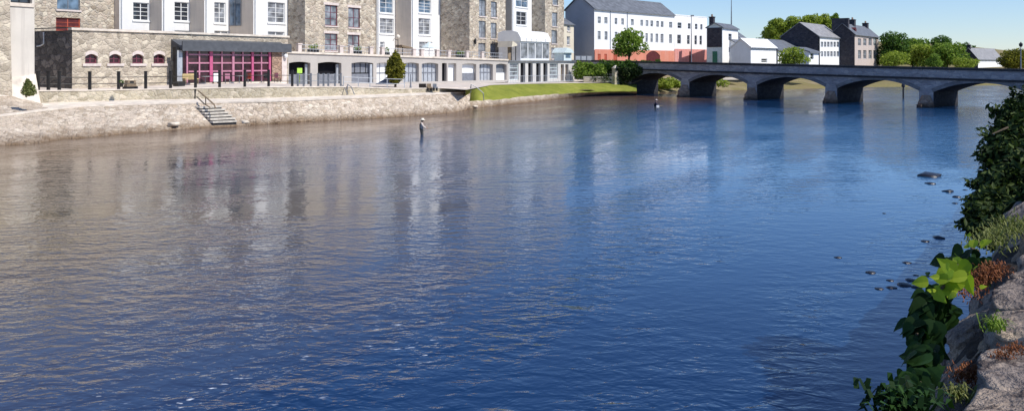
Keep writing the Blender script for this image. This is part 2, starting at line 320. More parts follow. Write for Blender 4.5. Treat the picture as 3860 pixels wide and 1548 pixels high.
# ------------------------------------------------------------------ mesh helpers
class MB:
    def __init__(s): s.v = []; s.f = []; s.mi = []; s.cur = 0
    def add(s, vs, fs):
        o = len(s.v); s.v += [tuple(x) for x in vs]
        for f in fs: s.f.append(tuple(i + o for i in f)); s.mi.append(s.cur)
        return s
    def quad(s, a, b, c, d): return s.add([a, b, c, d], [(0, 1, 2, 3)])
    def box(s, x0, x1, y0, y1, z0, z1):
        return s.add([(x0, y0, z0), (x1, y0, z0), (x1, y1, z0), (x0, y1, z0), (x0, y0, z1), (x1, y0, z1), (x1, y1, z1), (x0, y1, z1)],
                     [(0, 3, 2, 1), (4, 5, 6, 7), (0, 1, 5, 4), (1, 2, 6, 5), (2, 3, 7, 6), (3, 0, 4, 7)])
    def hexa(s, lo, hi):
        return s.add(list(lo) + list(hi), [(3, 2, 1, 0), (4, 5, 6, 7), (0, 1, 5, 4), (1, 2, 6, 5), (2, 3, 7, 6), (3, 0, 4, 7)])
    def tube(s, pts, r, n=8, cap=True):
        pts = [Vector(p) for p in pts]; rs = r if isinstance(r, (list, tuple)) else [r] * len(pts)
        rings = []
        for i, p in enumerate(pts):
            d = (pts[min(i + 1, len(pts) - 1)] - pts[max(i - 1, 0)]).normalized()
            a = d.cross(Vector((0, 0, 1)))
            if a.length < .05: a = d.cross(Vector((1, 0, 0)))
            a.normalize(); b = d.cross(a)
            rings.append([p + (a * cos(2 * pi * k / n) + b * sin(2 * pi * k / n)) * rs[i] for k in range(n)])
        vs = [q for rg in rings for q in rg]; fs = []
        for i in range(len(pts) - 1):
            for k in range(n):
                fs.append((i * n + k, i * n + (k + 1) % n, (i + 1) * n + (k + 1) % n, (i + 1) * n + k))
        if cap: fs.append(tuple(range(n - 1, -1, -1))); fs.append(tuple((len(pts) - 1) * n + k for k in range(n)))
        return s.add(vs, fs)
    def lathe(s, prof, c=(0, 0, 0), n=14):
        vs = []; fs = []
        for r, z in prof:
            for k in range(n): vs.append((c[0] + r * cos(2 * pi * k / n), c[1] + r * sin(2 * pi * k / n), c[2] + z))
        for i in range(len(prof) - 1):
            for k in range(n): fs.append((i * n + k, i * n + (k + 1) % n, (i + 1) * n + (k + 1) % n, (i + 1) * n + k))
        fs.append(tuple(range(n - 1, -1, -1))); fs.append(tuple((len(prof) - 1) * n + k for k in range(n)))
        return s.add(vs, fs)
    def prism(s, poly, axis, a, b):
        """extrude a polygon [(p,q)] along an axis: 'y' gives (p, t, q), 'x' gives (t, p, q), 'z' gives (p, q, t)"""
        n = len(poly)
        def P(p, q, tt): return (p, tt, q) if axis == 'y' else ((tt, p, q) if axis == 'x' else (p, q, tt))
        vs = [P(p, q, a) for p, q in poly] + [P(p, q, b) for p, q in poly]
        fs = [tuple(range(n - 1, -1, -1)), tuple(range(n, 2 * n))] + [(i, (i + 1) % n, (i + 1) % n + n, i + n) for i in range(n)]
        return s.add(vs, fs)
    def build(s, name, mat, parent=None, smooth=False):
        me = bpy.data.meshes.new(name); me.from_pydata(s.v, [], s.f)
        mats = mat if isinstance(mat, (list, tuple)) else [mat]
        for m in mats: me.materials.append(M[m] if isinstance(m, str) else m)
        if len(mats) > 1: me.polygons.foreach_set('material_index', s.mi)
        if smooth: me.polygons.foreach_set('use_smooth', [True] * len(me.polygons))
        me.update()
        o = bpy.data.objects.new(name, me); COL.objects.link(o)
        if parent is not None: o.parent = parent
        return o
def fixn(o):
    bm = bmesh.new(); bm.from_mesh(o.data); bmesh.ops.recalc_face_normals(bm, faces=bm.faces); bm.to_mesh(o.data); bm.free(); return o
def tag(o, label, cat, group=None):
    o['label'] = label; o['category'] = cat
    if group: o['group'] = group
    return o
def struct(o): o['kind'] = 'structure'; return o
def thing(name, label, cat, loc=(0, 0, 0), rz=0.0, group=None):
    o = bpy.data.objects.new(name, None); COL.objects.link(o); o.location = loc; o.rotation_euler = (0, 0, rz); o.empty_display_size = .2
    return tag(o, label, cat, group)
def dup(o, parent=None):
    c = o.copy(); COL.objects.link(c)
    if parent is not None: c.parent = parent
    for ch in list(o.children): dup(ch, c)
    return c

class Frame:
    """a building's own axes: x along its front, y into it, z up"""
    def __init__(s, P, vp, base=0.0):
        s.P = Vector((P[0], P[1], 0)); d = Vector((kx(vp), 1, 0)).normalized(); s.d = d; s.n = Vector((-d.y, d.x, 0))
        s.rz = atan2(d.y, d.x); s.base = base
    def x(s, px, y=0.0):
        q = s.P + s.n * y; k = kx(px); return (k * q.y - q.x) / (s.d.x - k * s.d.y)
    def yback(s, px):                      # how far back the left side must go to be seen at column px
        k = kx(px); q = s.P; return (k * q.y - q.x) / (s.n.x - k * s.n.y)
    def depth(s, x, y=0.0): return (s.P + s.d * x + s.n * y).y
    def z(s, px, py, y=0.0): return zof(py, s.depth(s.x(px, y), y)) - s.base
    def world(s, x, y=0.0, z=0.0): q = s.P + s.d * x + s.n * y; return Vector((q.x, q.y, z + s.base))
    def loc(s): return (s.P.x, s.P.y, s.base)

def arch_z(x, a, b, zt, rise): 
    u = (2 * x - a - b) / (b - a); return zt - rise * u * u
def pierced(mb, x0, x1, z0, z1, ops, depth=.2, y=0.0, top=None):
    """a wall face with real openings (xa, xb, za, zb[, rise]) and their reveals; top(x) may lift the upper edge"""
    xs = sorted({x0, x1} | {o[0] for o in ops} | {o[1] for o in ops}); zs = sorted({z0, z1} | {o[2] for o in ops} | {o[3] for o in ops})
    xs = [q for q in xs if x0 - 1e-6 <= q <= x1 + 1e-6]; zs = [q for q in zs if z0 - 1e-6 <= q <= z1 + 1e-6]
    def T(x, z): return (x, y, top(x) if (top and abs(z - z1) < 1e-6) else z)
    for i in range(len(xs) - 1):
        for j in range(len(zs) - 1):
            cx, cz = (xs[i] + xs[i + 1]) / 2, (zs[j] + zs[j + 1]) / 2
            if any(o[0] < cx < o[1] and o[2] < cz < o[3] for o in ops): continue
            mb.quad(T(xs[i], zs[j]), T(xs[i + 1], zs[j]), T(xs[i + 1], zs[j + 1]), T(xs[i], zs[j + 1]))
    for o in ops:
        a, b, c, d = o[:4]; rise = o[4] if len(o) > 4 else 0
        zr = d - rise
        mb.quad((a, y, c), (a, y, zr), (a, y + depth, zr), (a, y + depth, c)); mb.quad((b, y, zr), (b, y, c), (b, y + depth, c), (b, y + depth, zr))
        if c > z0 + .02: mb.quad((a, y, c), (a, y + depth, c), (b, y + depth, c), (b, y, c))
        n = 8 if rise else 1
        for k in range(n):
            p, q = a + (b - a) * k / n, a + (b - a) * (k + 1) / n
            zp, zq = (arch_z(p, a, b, d, rise), arch_z(q, a, b, d, rise)) if rise else (d, d)
            mb.quad((p, y, zp), (q, y, zq), (q, y + depth, zq), (p, y + depth, zp))
            if rise: mb.quad((p, y, zp), (p, y, d), (q, y, d), (q, y, zq))
def shell(mb, x0, x1, y0, y1, z0, z1, front=False):
    """the other sides of a building body"""
    mb.quad((x0, y1, z0), (x0, y0, z0), (x0, y0, z1), (x0, y1, z1)); mb.quad((x1, y0, z0), (x1, y1, z0), (x1, y1, z1), (x1, y0, z1))
    mb.quad((x1, y1, z0), (x0, y1, z0), (x0, y1, z1), (x1, y1, z1)); mb.quad((x0, y0, z1), (x1, y0, z1), (x1, y1, z1), (x0, y1, z1))
    if front: mb.quad((x0, y0, z0), (x1, y0, z0), (x1, y0, z1), (x0, y0, z1))
def window(par, a, b, c, d, y, cols, rows, fmat, gmat, fr=.09, bar=.045, name='window', sill=None):
    """frame and glazing bars, with the glass behind as a sub-part"""
    m = MB(); dy = .07
    m.box(a, a + fr, y, y + dy, c, d); m.box(b - fr, b, y, y + dy, c, d); m.box(a + fr, b - fr, y, y + dy, c, c + fr); m.box(a + fr, b - fr, y, y + dy, d - fr, d)
    for i in range(1, cols):
        x = a + fr + (b - a - 2 * fr) * i / cols; h = fr if (cols % 2 == 0 and i == cols // 2) else bar
        m.box(x - h / 2, x + h / 2, y + .006, y + dy - .006, c + fr, d - fr)
    for j in range(1, rows):
        z = c + fr + (d - c - 2 * fr) * j / rows; m.box(a + fr, b - fr, y + .012, y + dy - .012, z - bar / 2, z + bar / 2)
    o = m.build(name, fmat, par)
    MB().quad((a + .02, y + dy * .55, c + .02), (b - .02, y + dy * .55, c + .02), (b - .02, y + dy * .55, d - .02), (a + .02, y + dy * .55, d - .02)).build('pane', gmat, o)
    if sill: MB().box(a - .12, b + .12, -.10, .12, c - .16, c - .003).build('sill', sill, o)
    return o
def small_window(par, a, b, c, d, y, gmat, fmat, name='window'):
    m = MB(); fr = .08
    m.box(a, a + fr, y, y + .06, c, d); m.box(b - fr, b, y, y + .06, c, d); m.box(a + fr, b - fr, y, y + .06, c, c + fr); m.box(a + fr, b - fr, y, y + .06, d - fr, d)
    m.box(a + fr, b - fr, y + .01, y + .05, (c + d) / 2 - .04, (c + d) / 2 + .04)
    m.cur = 1; m.quad((a, y + .03, c), (b, y + .03, c), (b, y + .03, d), (a, y + .03, d))
    return m.build(name, [fmat, gmat], par)

# ------------------------------------------------------------------ foliage
def leaves(mb, lobes, n, size, rng, flat=.0, shell_=.55, gap=.0, seed=0):
    """n small folded leaves spread through ellipsoid lobes [(centre, (rx,ry,rz))]"""
    wts = [l[1][0] * l[1][1] + l[1][0] * l[1][2] + l[1][1] * l[1][2] for l in lobes]; tot = sum(wts)
    for (c, r), wt in zip(lobes, wts):
        c = Vector(c)
        for _ in range(int(n * wt / tot)):
            d = Vector((rng.gauss(0, 1), rng.gauss(0, 1), rng.gauss(0, 1))).normalized()
            q = shell_ + (1 - shell_) * rng.random() ** .7
            if rng.random() < .12: q *= 1.12
            p = c + Vector((d.x * r[0], d.y * r[1], d.z * r[2])) * q
            if gap and noise.noise(p * (1.1 / max(r)) * 2.2 + Vector((seed, 0, 0))) < gap - .5: continue
            s = size * rng.uniform(.6, 1.35)
            nn = (d * .6 + Vector((rng.gauss(0, .6), rng.gauss(0, .6), rng.gauss(0, .6) + flat))).normalized()
            a = nn.cross(Vector((rng.random() - .5, rng.random() - .5, rng.random() - .5))).normalized(); b = nn.cross(a)
            mb.add([p - a * s, p - b * s * .45 + nn * s * .12, p + a * s, p + b * s * .45 + nn * s * .12], [(0, 1, 2), (0, 2, 3)])
def tree(name, label, px, Y, zb, py_top, width_px, mat, lobes=None, group=None, n=2600, leaf=.34, trunk=.2, cat='tree', seed=1, py_bot=None, squash=1.0, spread=.55, tmat='bark', nl=11, gap=.28):
    rng = random.Random(seed); base = gp(px, Y, zb); top = zof(py_top, Y) - zb; R = width_px / FOC * Y / 2
    o = thing(name, label, cat, base, 0, group)
    low = (zof(py_bot, Y) - zb) if py_bot else top * .25
    hc = (top - low) / 2
    lb = []
    for i in range(nl):
        a = 2.399 * i + rng.random(); q = sqrt((i + .5) / nl); zz = low + hc + hc * rng.uniform(-.62, .62)
        f = sqrt(max(.08, 1 - ((zz - low - hc) / hc) ** 2)); rr = R * rng.uniform(.34, .5)
        lb.append((Vector((cos(a) * R * q * spread * f * 1.25, sin(a) * R * q * spread * f * 1.25, zz)), (rr, rr, min(hc * .5, rr * squash * rng.uniform(.75, 1)))))
    rr = R * .5; lb.append((Vector((0, 0, top - hc * .42)), (rr, rr, hc * .42))); lb.append((Vector((0, 0, low + hc * .8)), (R * .72, R * .72, hc * .6)))
    m = MB(); leaves(m, lb, n, leaf, rng, .25, .5, gap, seed); m.build('crown', mat, o)
    k = MB(); k.tube([(0, 0, -.6), (rng.uniform(-.1, .1), 0, low * .7), (0, 0, low + hc)], [trunk, trunk * .8, trunk * .4], 8)
    for i in range(5):
        c = lb[i][0]; k.tube([(0, 0, low * .6 + i * .08 * low), tuple(c * .6 + Vector((0, 0, low * .25))), tuple(c)], [trunk * .5, trunk * .3, trunk * .12], 6)
    k.build('trunk', tmat, o)
    return o
def lerp(x, pts):
    if x <= pts[0][0]:
        (a, p), (b, q) = pts[0], pts[1]
    elif x >= pts[-1][0]:
        (a, p), (b, q) = pts[-2], pts[-1]
    else:
        for (a, p), (b, q) in zip(pts, pts[1:]):
            if a <= x <= b: break
    return p + (q - p) * (x - a) / (b - a)
NIN = Vector((-BY, BX, 0))

# ================================================================== SETTING
m = MB(); S_ = 6000
m.quad((-S_, -2000, -.62), (S_, -2000, -.62), (S_, 9000, -.62), (-S_, 9000, -.62)); struct(m.build('river_bed', 'bed'))
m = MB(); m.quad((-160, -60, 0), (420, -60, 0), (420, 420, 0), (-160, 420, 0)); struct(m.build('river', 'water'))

WL = [(-300, 566), (0, 552), (120, 547), (232, 529), (348, 519), (522, 503), (697, 486), (813, 479), (987, 468), (1180, 456), (1400, 447), (1589, 436), (1702, 426), (1800, 407), (1869, 400), (1991, 386), (2093, 374), (2206, 363), (2296, 358), (2397, 357)]
COP = [(-300, 468), (0, 441), (174, 418), (302, 404), (465, 398), (697, 392), (999, 386), (1400, 369), (1589, 360), (1765, 350)]
COPZ = [(0, 1.42), (300, 1.7), (1800, 1.7)]
WB = [(-300, 400), (0, 392), (232, 386), (522, 376), (999, 369), (1400, 356), (1765, 343)]     # foot of the wall behind the path
WT = [(-300, 350), (0, 346), (340, 343), (1000, 330), (1300, 329), (1500, 336), (1765, 333)]   # top of that wall
def water_pt(px): return wp(px, lerp(px, WL), 0)
def cop_pt(px): z = lerp(px, COPZ); return wp(px, lerp(px, COP), z)
def wb_pt(px): return wp(px, lerp(px, WB), 1.86)
def wt_pt(px): b = wb_pt(px); return Vector((b.x, b.y, zof(lerp(px, WT), b.y)))

# revetment: rough pitched-stone slope from the water to the coping
m = MB(); pxs = [-300 + i * 7 for i in range(int((1772 + 300) / 7) + 1)]; nr = 11; vs = []
for i, px in enumerate(pxs):
    a, c = water_pt(px), cop_pt(px); a = a + (a - c).normalized() * .7; a.z = -.35
    for j in range(nr):
        f = j / (nr - 1); p = a.lerp(c, f)
        if j < nr - 1:
            q = (noise.noise(p * 1.4) * .26 + noise.noise(p * 3.7) * .14) * (0.0 if 730 < px < 905 else 1.0)
            p = p + Vector((-NIN.x, -NIN.y, .55)) * q * (1 - f * .7)
        vs.append(p)
fs = [(i * nr + j, (i + 1) * nr + j, (i + 1) * nr + j + 1, i * nr + j + 1) for i in range(len(pxs) - 1) for j in range(nr - 1)]
m.add(vs, fs); rv = m.build('stone_revetment', 'revet')
tag(rv, 'sloping rough pale stone embankment between the water and the riverside path', 'embankment')
# riverside path with its coping
m = MB()
for a, b in zip(pxs, pxs[1:]):
    m.quad(cop_pt(a) + Vector((0, 0, .004)), cop_pt(b) + Vector((0, 0, .004)), wb_pt(b), wb_pt(a))
struct(m.build('riverside_path', 'concrete'))
m = MB()
for a, b in zip(pxs, pxs[1:]):
    p, q = cop_pt(a), cop_pt(b); n = NIN * .45; u = Vector((0, 0, .13)); o_ = NIN * -.06
    m.hexa([p + o_, q + o_, q + n, p + n], [p + o_ + u, q + o_ + u, q + n + u, p + n + u])
tag(m.build('coping_kerb', 'concrete'), 'long pale concrete kerb along the edge of the riverside path', 'kerb')
# low stone wall behind the path, carrying the railing
m = MB()
pxw = [q for q in pxs if q >= 128] 
for a, b in zip(pxw, pxw[1:]):
    p, q = wb_pt(a), wb_pt(b); n = NIN * .4; p2, q2 = wt_pt(a), wt_pt(b); p.z -= .2; q.z -= .2
    m.hexa([p, q, q + n, p + n], [p2, q2, q2 + n, p2 + n])
lw = m.build('low_stone_wall', 'quay'); tag(lw, 'low rubble stone wall under the black railings behind the riverside path', 'wall')
m = MB()
for a, b in zip(pxw, pxw[1:]):
    p2, q2 = wt_pt(a), wt_pt(b); n = NIN * .46; u = Vector((0, 0, .09)); o_ = NIN * -.05
    m.hexa([p2 + o_, q2 + o_, q2 + n, p2 + n], [p2 + o_ + u, q2 + o_ + u, q2 + n + u, p2 + n + u])
m.build('wall_coping', 'concrete', lw)
# rough ramp / stone heap in front of the pier at the far left
m = MB(); vs = []; nn = 8; ps = [-300 + 20 * i for i in range(27)]
for px in ps:
    c, w_ = cop_pt(px) , wb_pt(px)
    for j in range(nn):
        f = j / (nn - 1); p = c.lerp(w_ + NIN * 1.2 + Vector((0, 0, .9)), f)
        k = max(0, 1 - max(0, px - 60) / 160); p.z = c.z + (p.z - c.z) * k + noise.noise(p * 1.1) * .16 * k + .012; vs.append(p)
m.add(vs, [(i * nn + j, (i + 1) * nn + j, (i + 1) * nn + j + 1, i * nn + j + 1) for i in range(len(ps) - 1) for j in range(nn - 1)])
tag(m.build('stone_ramp', 'revet'), 'rough pale stone ramp rising to the foot of the rendered pier', 'ramp')
# terrace behind the wall
m = MB(); vs = []
ps = [-300 + 25 * i for i in range(84)]
for px in ps:
    a = wt_pt(px) + NIN * .2; a.z = min(a.z, 2.86) - .02
    for f, dz in ((0, 0), (3, .12), (9, .22), (40, .3)): p = a + NIN * f; vs.append(Vector((p.x, p.y, a.z + dz)))
m.add(vs, [(i * 4 + j, (i + 1) * 4 + j, (i + 1) * 4 + j + 1, i * 4 + j + 1) for i in range(len(ps) - 1) for j in range(3)])
struct(m.build('terrace_paving', 'paving'))

# lawn by the bridge, with its low stone edging
LE = [(1765, 384), (1869, 379), (1991, 365), (2093, 357), (2206, 350), (2300, 347), (2400, 346)]
LTOP = [(1765, 337), (1850, 321), (2000, 316), (2150, 314), (2310, 313), (2400, 313)]
LZ = [(1765, 2.15), (1900, 2.1), (2000, 2.0), (2160, 1.85), (2310, 1.78), (2400, 1.75)]
ps = [1755 + 15 * i for i in range(44)]
m = MB(); vs = []; nn = 7
for px in ps:
    a = wp(px, lerp(px, LE), .62); b = wp(px, lerp(px, LTOP), lerp(px, LZ))
    for j in range(nn): f = j / (nn - 1); p = a.lerp(b, f); p.z += .12 * sin(pi * f) + noise.noise(p * .5) * .06; vs.append(p)
m.add(vs, [(i * nn + j, (i + 1) * nn + j, (i + 1) * nn + j + 1, i * nn + j + 1) for i in range(len(ps) - 1) for j in range(nn - 1)])
o = m.build('lawn', 'lawn', None, True); o['kind'] = 'structure'
m = MB()
for a, b in zip(ps, ps[1:]):
    p, q = water_pt(a), water_pt(b); p.z = q.z = -.4; p2, q2 = wp(a, lerp(a, LE), .62), wp(b, lerp(b, LE), .62); n = NIN * .5
    j1, j2 = noise.noise(p2 * 1.3) * .12, noise.noise(q2 * 1.3) * .12
    m.hexa([p, q, q + n, p + n], [p2 + Vector((0, 0, .08 + j1)), q2 + Vector((0, 0, .08 + j2)), q2 + n + Vector((0, 0, .04)), p2 + n + Vector((0, 0, .04))])
tag(m.build('lawn_edging', 'revet'), 'low rough stone edging holding the bright lawn above the water', 'kerb')
# pale path above the lawn
m = MB(); vs = []
for px in ps:
    lz = lerp(px, LZ); b = wp(px, lerp(px, LTOP), lz)
    for f, z in ((-.1, lz + .004), (5, lz + .15), (14, 2.3), (40, 2.6)): p = b + NIN * f; vs.append(Vector((p.x, p.y, z)))
m.add(vs, [(i * 4 + j, (i + 1) * 4 + j, (i + 1) * 4 + j + 1, i * 4 + j + 1) for i in range(len(ps) - 1) for j in range(3)])
struct(m.build('arcade_path', 'paving'))

# ground: the town bank behind everything and the upstream bank, out to the horizon
GL = []
for px in (-300, 0, 300, 700, 1100, 1500, 1900, 2250):
    b = wb_pt(px) if px < 1800 else wp(px, lerp(px, LTOP), 2.0)
    GL.append((b.x, b.y, NIN, (8, 2.3), (20, 2.6), (60, 4.4), (160, 6)) if px < 1800 else (b.x, b.y, NIN, (8, 1.35), (20, 1.7), (60, 4.2), (160, 6)))
UP = [(17.5, 124), (27, 134), (37, 141), (52, 147), (72, 158), (97, 168), (130, 180), (200, 214), (420, 330)]
for i, (x, y) in enumerate(UP):
    GL.append((x, y, Vector((-.30, .954, 0)), (2.5, .55), (9, 1.1), (30, 3.4), (90, 4.6)))
m = MB(); vs = []; R = 7
for x, y, n, *rows in GL:
    up_ = abs(n.x) < .5
    vs.append(Vector((x, y, -.3)) if up_ else Vector((x, y, 1.0)) + n * 1.0)
    for d, z in rows: p = Vector((x, y, 0)) + n * d; vs.append(Vector((p.x, p.y, z)))
    for d, z in ((700, 14), (5500, 40)): p = Vector((x, y, 0)) + n * d; vs.append(Vector((p.x, p.y, z)))
m.add(vs, [(i * R + j, (i + 1) * R + j, (i + 1) * R + j + 1, i * R + j + 1) for i in range(len(GL) - 1) for j in range(R - 1)])
struct(m.build('town_ground', 'ground'))
# near bank, behind and right of the camera
m = MB(); vs = []
us = [-40, -10, -2, 4, 10, 20, 50, 84]
for u in us:
    for v_, z in ((.15, 3.42), (-4, 3.5), (-60, 4.2), (-3000, 10)): vs.append(UV(u, v_, z))
m.add(vs, [(i * 4 + j, (i + 1) * 4 + j, (i + 1) * 4 + j + 1, i * 4 + j + 1) for i in range(len(us) - 1) for j in range(3)])
struct(m.build('near_bank_ground', 'ground'))
# low hill behind the town
m = MB(); vs = []; nx, ny = 30, 10
for i in range(nx + 1):
    for j in range(ny + 1):
        f, g = i / nx, j / ny; x = 60 + 160 * f; y = 262 + 90 * g
        vs.append((x, y, 4.5 + 8.5 * sin(pi * f) ** 1.2 * sin(pi * min(1, g * 1.0)) ** .8))
m.add(vs, [(i * (ny + 1) + j, (i + 1) * (ny + 1) + j, (i + 1) * (ny + 1) + j + 1, i * (ny + 1) + j + 1) for i in range(nx) for j in range(ny)])
struct(m.build('hill', 'ground', None, True))

# ================================================================== BRIDGE
E_ = Vector((.62, -.785, 0)).normalized(); A_ = Vector((.785, .62, 0)).normalized()
B0 = Vector((18.0, 123.9, 0)); SPAN = 11.3; HALF = .78; BW = 6.2
bt = thing('stone_bridge', 'long dark grey stone road bridge of five low arches across the river', 'bridge', B0, atan2(E_.y, E_.x))
# local axes: x along the bridge, y across it (upstream), z up
DROP = -.0165
def dz(s): return DROP * s
def bott(s):
    i = int(math.floor(s / SPAN)); r = s - i * SPAN
    if r < HALF or r > SPAN - HALF or i < 0 or i > 4: return None
    uq = (r - SPAN / 2) / (SPAN / 2 - HALF)
    return 2.25 + 1.13 * (1 - abs(uq) ** 2.1) + dz(i * SPAN) * .75
def strip_pts():
    out = []
    for i in range(5):
        a, b = i * SPAN + HALF, (i + 1) * SPAN - HALF
        out.append((i * SPAN - (HALF if i else 14), None)); out.append((a, None))
        for q in range(25): s = a + (b - a) * (.5 - .5 * cos(pi * q / 24)); out.append((min(max(s, a + 1e-4), b - 1e-4), 1))
    out.append((5 * SPAN - HALF, None)); out.append((5 * SPAN + 30, None)); return out
pts = strip_pts()
face, soff = MB(), MB()
for (s0, k0), (s1, k1) in zip(pts, pts[1:]):
    if s1 - s0 < 1e-3 : 
        pass
    if k0 and k1: b0, b1 = bott(s0), bott(s1)
    else: b0 = b1 = -.6
    t0, t1 = 4.22 + dz(s0), 4.22 + dz(s1)
    if s1 - s0 > 1e-3:
        face.quad((s0, 0, b0), (s1, 0, b1), (s1, 0, t1), (s0, 0, t0)); face.quad((s1, BW, b1), (s0, BW, b0), (s0, BW, t0), (s1, BW, t1))
        if k0 and k1: soff.quad((s0, 0, b0), (s0, BW, b0), (s1, BW, b1), (s1, 0, b1))
for i in range(5):
    for s in (i * SPAN + HALF, (i + 1) * SPAN - HALF):
        zt = bott(min(max(s, i * SPAN + HALF + 1e-4), (i + 1) * SPAN - HALF - 1e-4)); soff.quad((s, 0, -.6), (s, BW, -.6), (s, BW, zt), (s, 0, zt))
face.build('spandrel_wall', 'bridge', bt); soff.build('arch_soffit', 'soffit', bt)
s0, s1 = -14, 5 * SPAN + 30
m = MB(); m.quad((s0, .4, 4.23 + dz(s0)), (s1, .4, 4.23 + dz(s1)), (s1, BW - .4, 4.23 + dz(s1)), (s0, BW - .4, 4.23 + dz(s0))); m.build('roadway', 'asphalt', bt)
for y0, y1 in ((-.02, .42), (BW - .42, BW + .02)):
    m = MB(); m.hexa([(s0, y0, 4.0 + dz(s0)), (s1, y0, 4.0 + dz(s1)), (s1, y1, 4.0 + dz(s1)), (s0, y1, 4.0 + dz(s0))], [(s0, y0, 4.95 + dz(s0)), (s1, y0, 4.95 + dz(s1)), (s1, y1, 4.95 + dz(s1)), (s0, y1, 4.95 + dz(s0))]); pr = m.build('parapet', 'bridge', bt)
    m = MB(); m.hexa([(s0, y0 - .1, 4.952 + dz(s0)), (s1, y0 - .1, 4.952 + dz(s1)), (s1, y1 + .1, 4.952 + dz(s1)), (s0, y1 + .1, 4.952 + dz(s0))], [(s0, y0 - .1, 5.16 + dz(s0)), (s1, y0 - .1, 5.16 + dz(s1)), (s1, y1 + .1, 5.16 + dz(s1)), (s0, y1 + .1, 5.16 + dz(s0))]); m.build('parapet_cap', 'bridge_cap', pr)
m = MB(); m.hexa([(s0, -.16, 3.84 + dz(s0)), (s1, -.16, 3.84 + dz(s1)), (s1, -.021, 3.84 + dz(s1)), (s0, -.021, 3.84 + dz(s0))], [(s0, -.16, 4.06 + dz(s0)), (s1, -.16, 4.06 + dz(s1)), (s1, -.021, 4.06 + dz(s1)), (s0, -.021, 4.06 + dz(s0))]); m.build('string_course', 'bridge_cap', bt)
for i in range(5):                                   # ring of voussoirs on each arch
    m = MB(); a, b = i * SPAN + HALF, (i + 1) * SPAN - HALF; N = 24; pr = []
    for q in range(N + 1):
        s = a + (b - a) * (.5 - .5 * cos(pi * q / N)); s = min(max(s, a + 1e-3), b - 1e-3); z = bott(s)
        e = 1e-2; s2 = min(s + e, b - 1e-4); s3 = max(s - e, a + 1e-4); g = (bott(s2) - bott(s3)) / (s2 - s3); g = max(-2.5, min(2.5, g)); n_ = Vector((-g, 0, 1)).normalized(); pr.append((s, z, n_))
    for (p, z, n0), (q, y, n1) in zip(pr, pr[1:]):
        w0 = .42
        m.hexa([(p, -.05, z), (q, -.05, y), (q, .1, y), (p, .1, z)], [(p + n0.x * w0, -.05, z + n0.z * w0), (q + n1.x * w0, -.05, y + n1.z * w0), (q + n1.x * w0, .1, y + n1.z * w0), (p + n0.x * w0, .1, z + n0.z * w0)])
    m.build('arch_ring', 'bridge_trim', bt)
def cutwater(s, par):
    m = MB(); zt = 1.55 + dz(s) * .75; h_ = .81
    base = [(s - h_, 0), (s - h_, -.25), (s - .16, -1.45), (s + .16, -1.45), (s + h_, -.25), (s + h_, 0)]
    m.prism(base, 'z', -.6, zt - .5)
    lo = [(p * 1.0, q, zt - .5) for p, q in base]; hi = [(s + (p - s) * .55, q * .25, zt + .35) for p, q in base]
    n = 6; m.add(lo + hi, [(i, (i + 1) % n, (i + 1) % n + n, i + n) for i in range(n)] + [tuple(range(n, 2 * n))])
    o = m.build('cutwater', 'cutwater', par)
    k = MB(); k.prism([(s + (p - s) * 1.13, q * 1.12 - .01) for p, q in base], 'z', -.6, .32); k.build('footing', 'cutwater', o)
for i in range(1, 5): cutwater(i * SPAN, bt)
# white post standing in the water under the fourth arch
q = wp(3405, 371, 0); m = MB(); m.tube([(q.x, q.y, -.6), (q.x, q.y, 1.2), (q.x, q.y, 1.9)], [.12, .12, .09], 8); m.lathe([(.2, 1.55), (.26, 1.7), (.2, 2.0)], (q.x, q.y, 0), 8)
tag(m.build('mooring_post', 'wetrock'), 'dark post standing in the water beyond the fourth bridge arch', 'post')
# far footbridge seen through the second arch
fb = thing('footbridge', 'small pale footbridge on stone legs seen through the second bridge arch', 'bridge', (34, 146, 0), atan2(.25, 1))
m = MB(); m.box(-6, 9, 0, 2, 1.75, 2.15); m.build('deck', 'concrete', fb)
for x in (-3.4, .6, 4.6): MB().box(x - .25, x + .25, .2, 1.8, -.6, 1.747).build('leg', 'concrete', fb)

# retaining wall carrying the road to the bridge, under the hedge
rw = MB()
pa, pb = gp(2150, 133, 0), B0 + A_ * .2 - E_ * .2
n_ = (pb - pa).normalized(); nb = Vector((-n_.y, n_.x, 0)) * .5
rw.hexa([pa + Vector((0, 0, 1.5)), pb + Vector((0, 0, 0)), pb + nb, pa + nb + Vector((0, 0, 1.5))], [pa + Vector((0, 0, 4.3)), pb + Vector((0, 0, 4.6)), pb + nb + Vector((0, 0, 4.6)), pa + nb + Vector((0, 0, 4.3))])
tag(rw.build('retaining_wall', 'bridge'), 'dark stone retaining wall under the hedge at the left end of the bridge', 'wall')
m = MB(); pr_ = [pa + nb * 1.01, pb + nb * 1.01, pb + nb * 26, pa + nb * 40]
m.quad(*[Vector((p.x, p.y, 4.25)) for p in pr_]); struct(m.build('road', 'asphalt'))

# ================================================================== HOTEL SIDE
VP = 3700
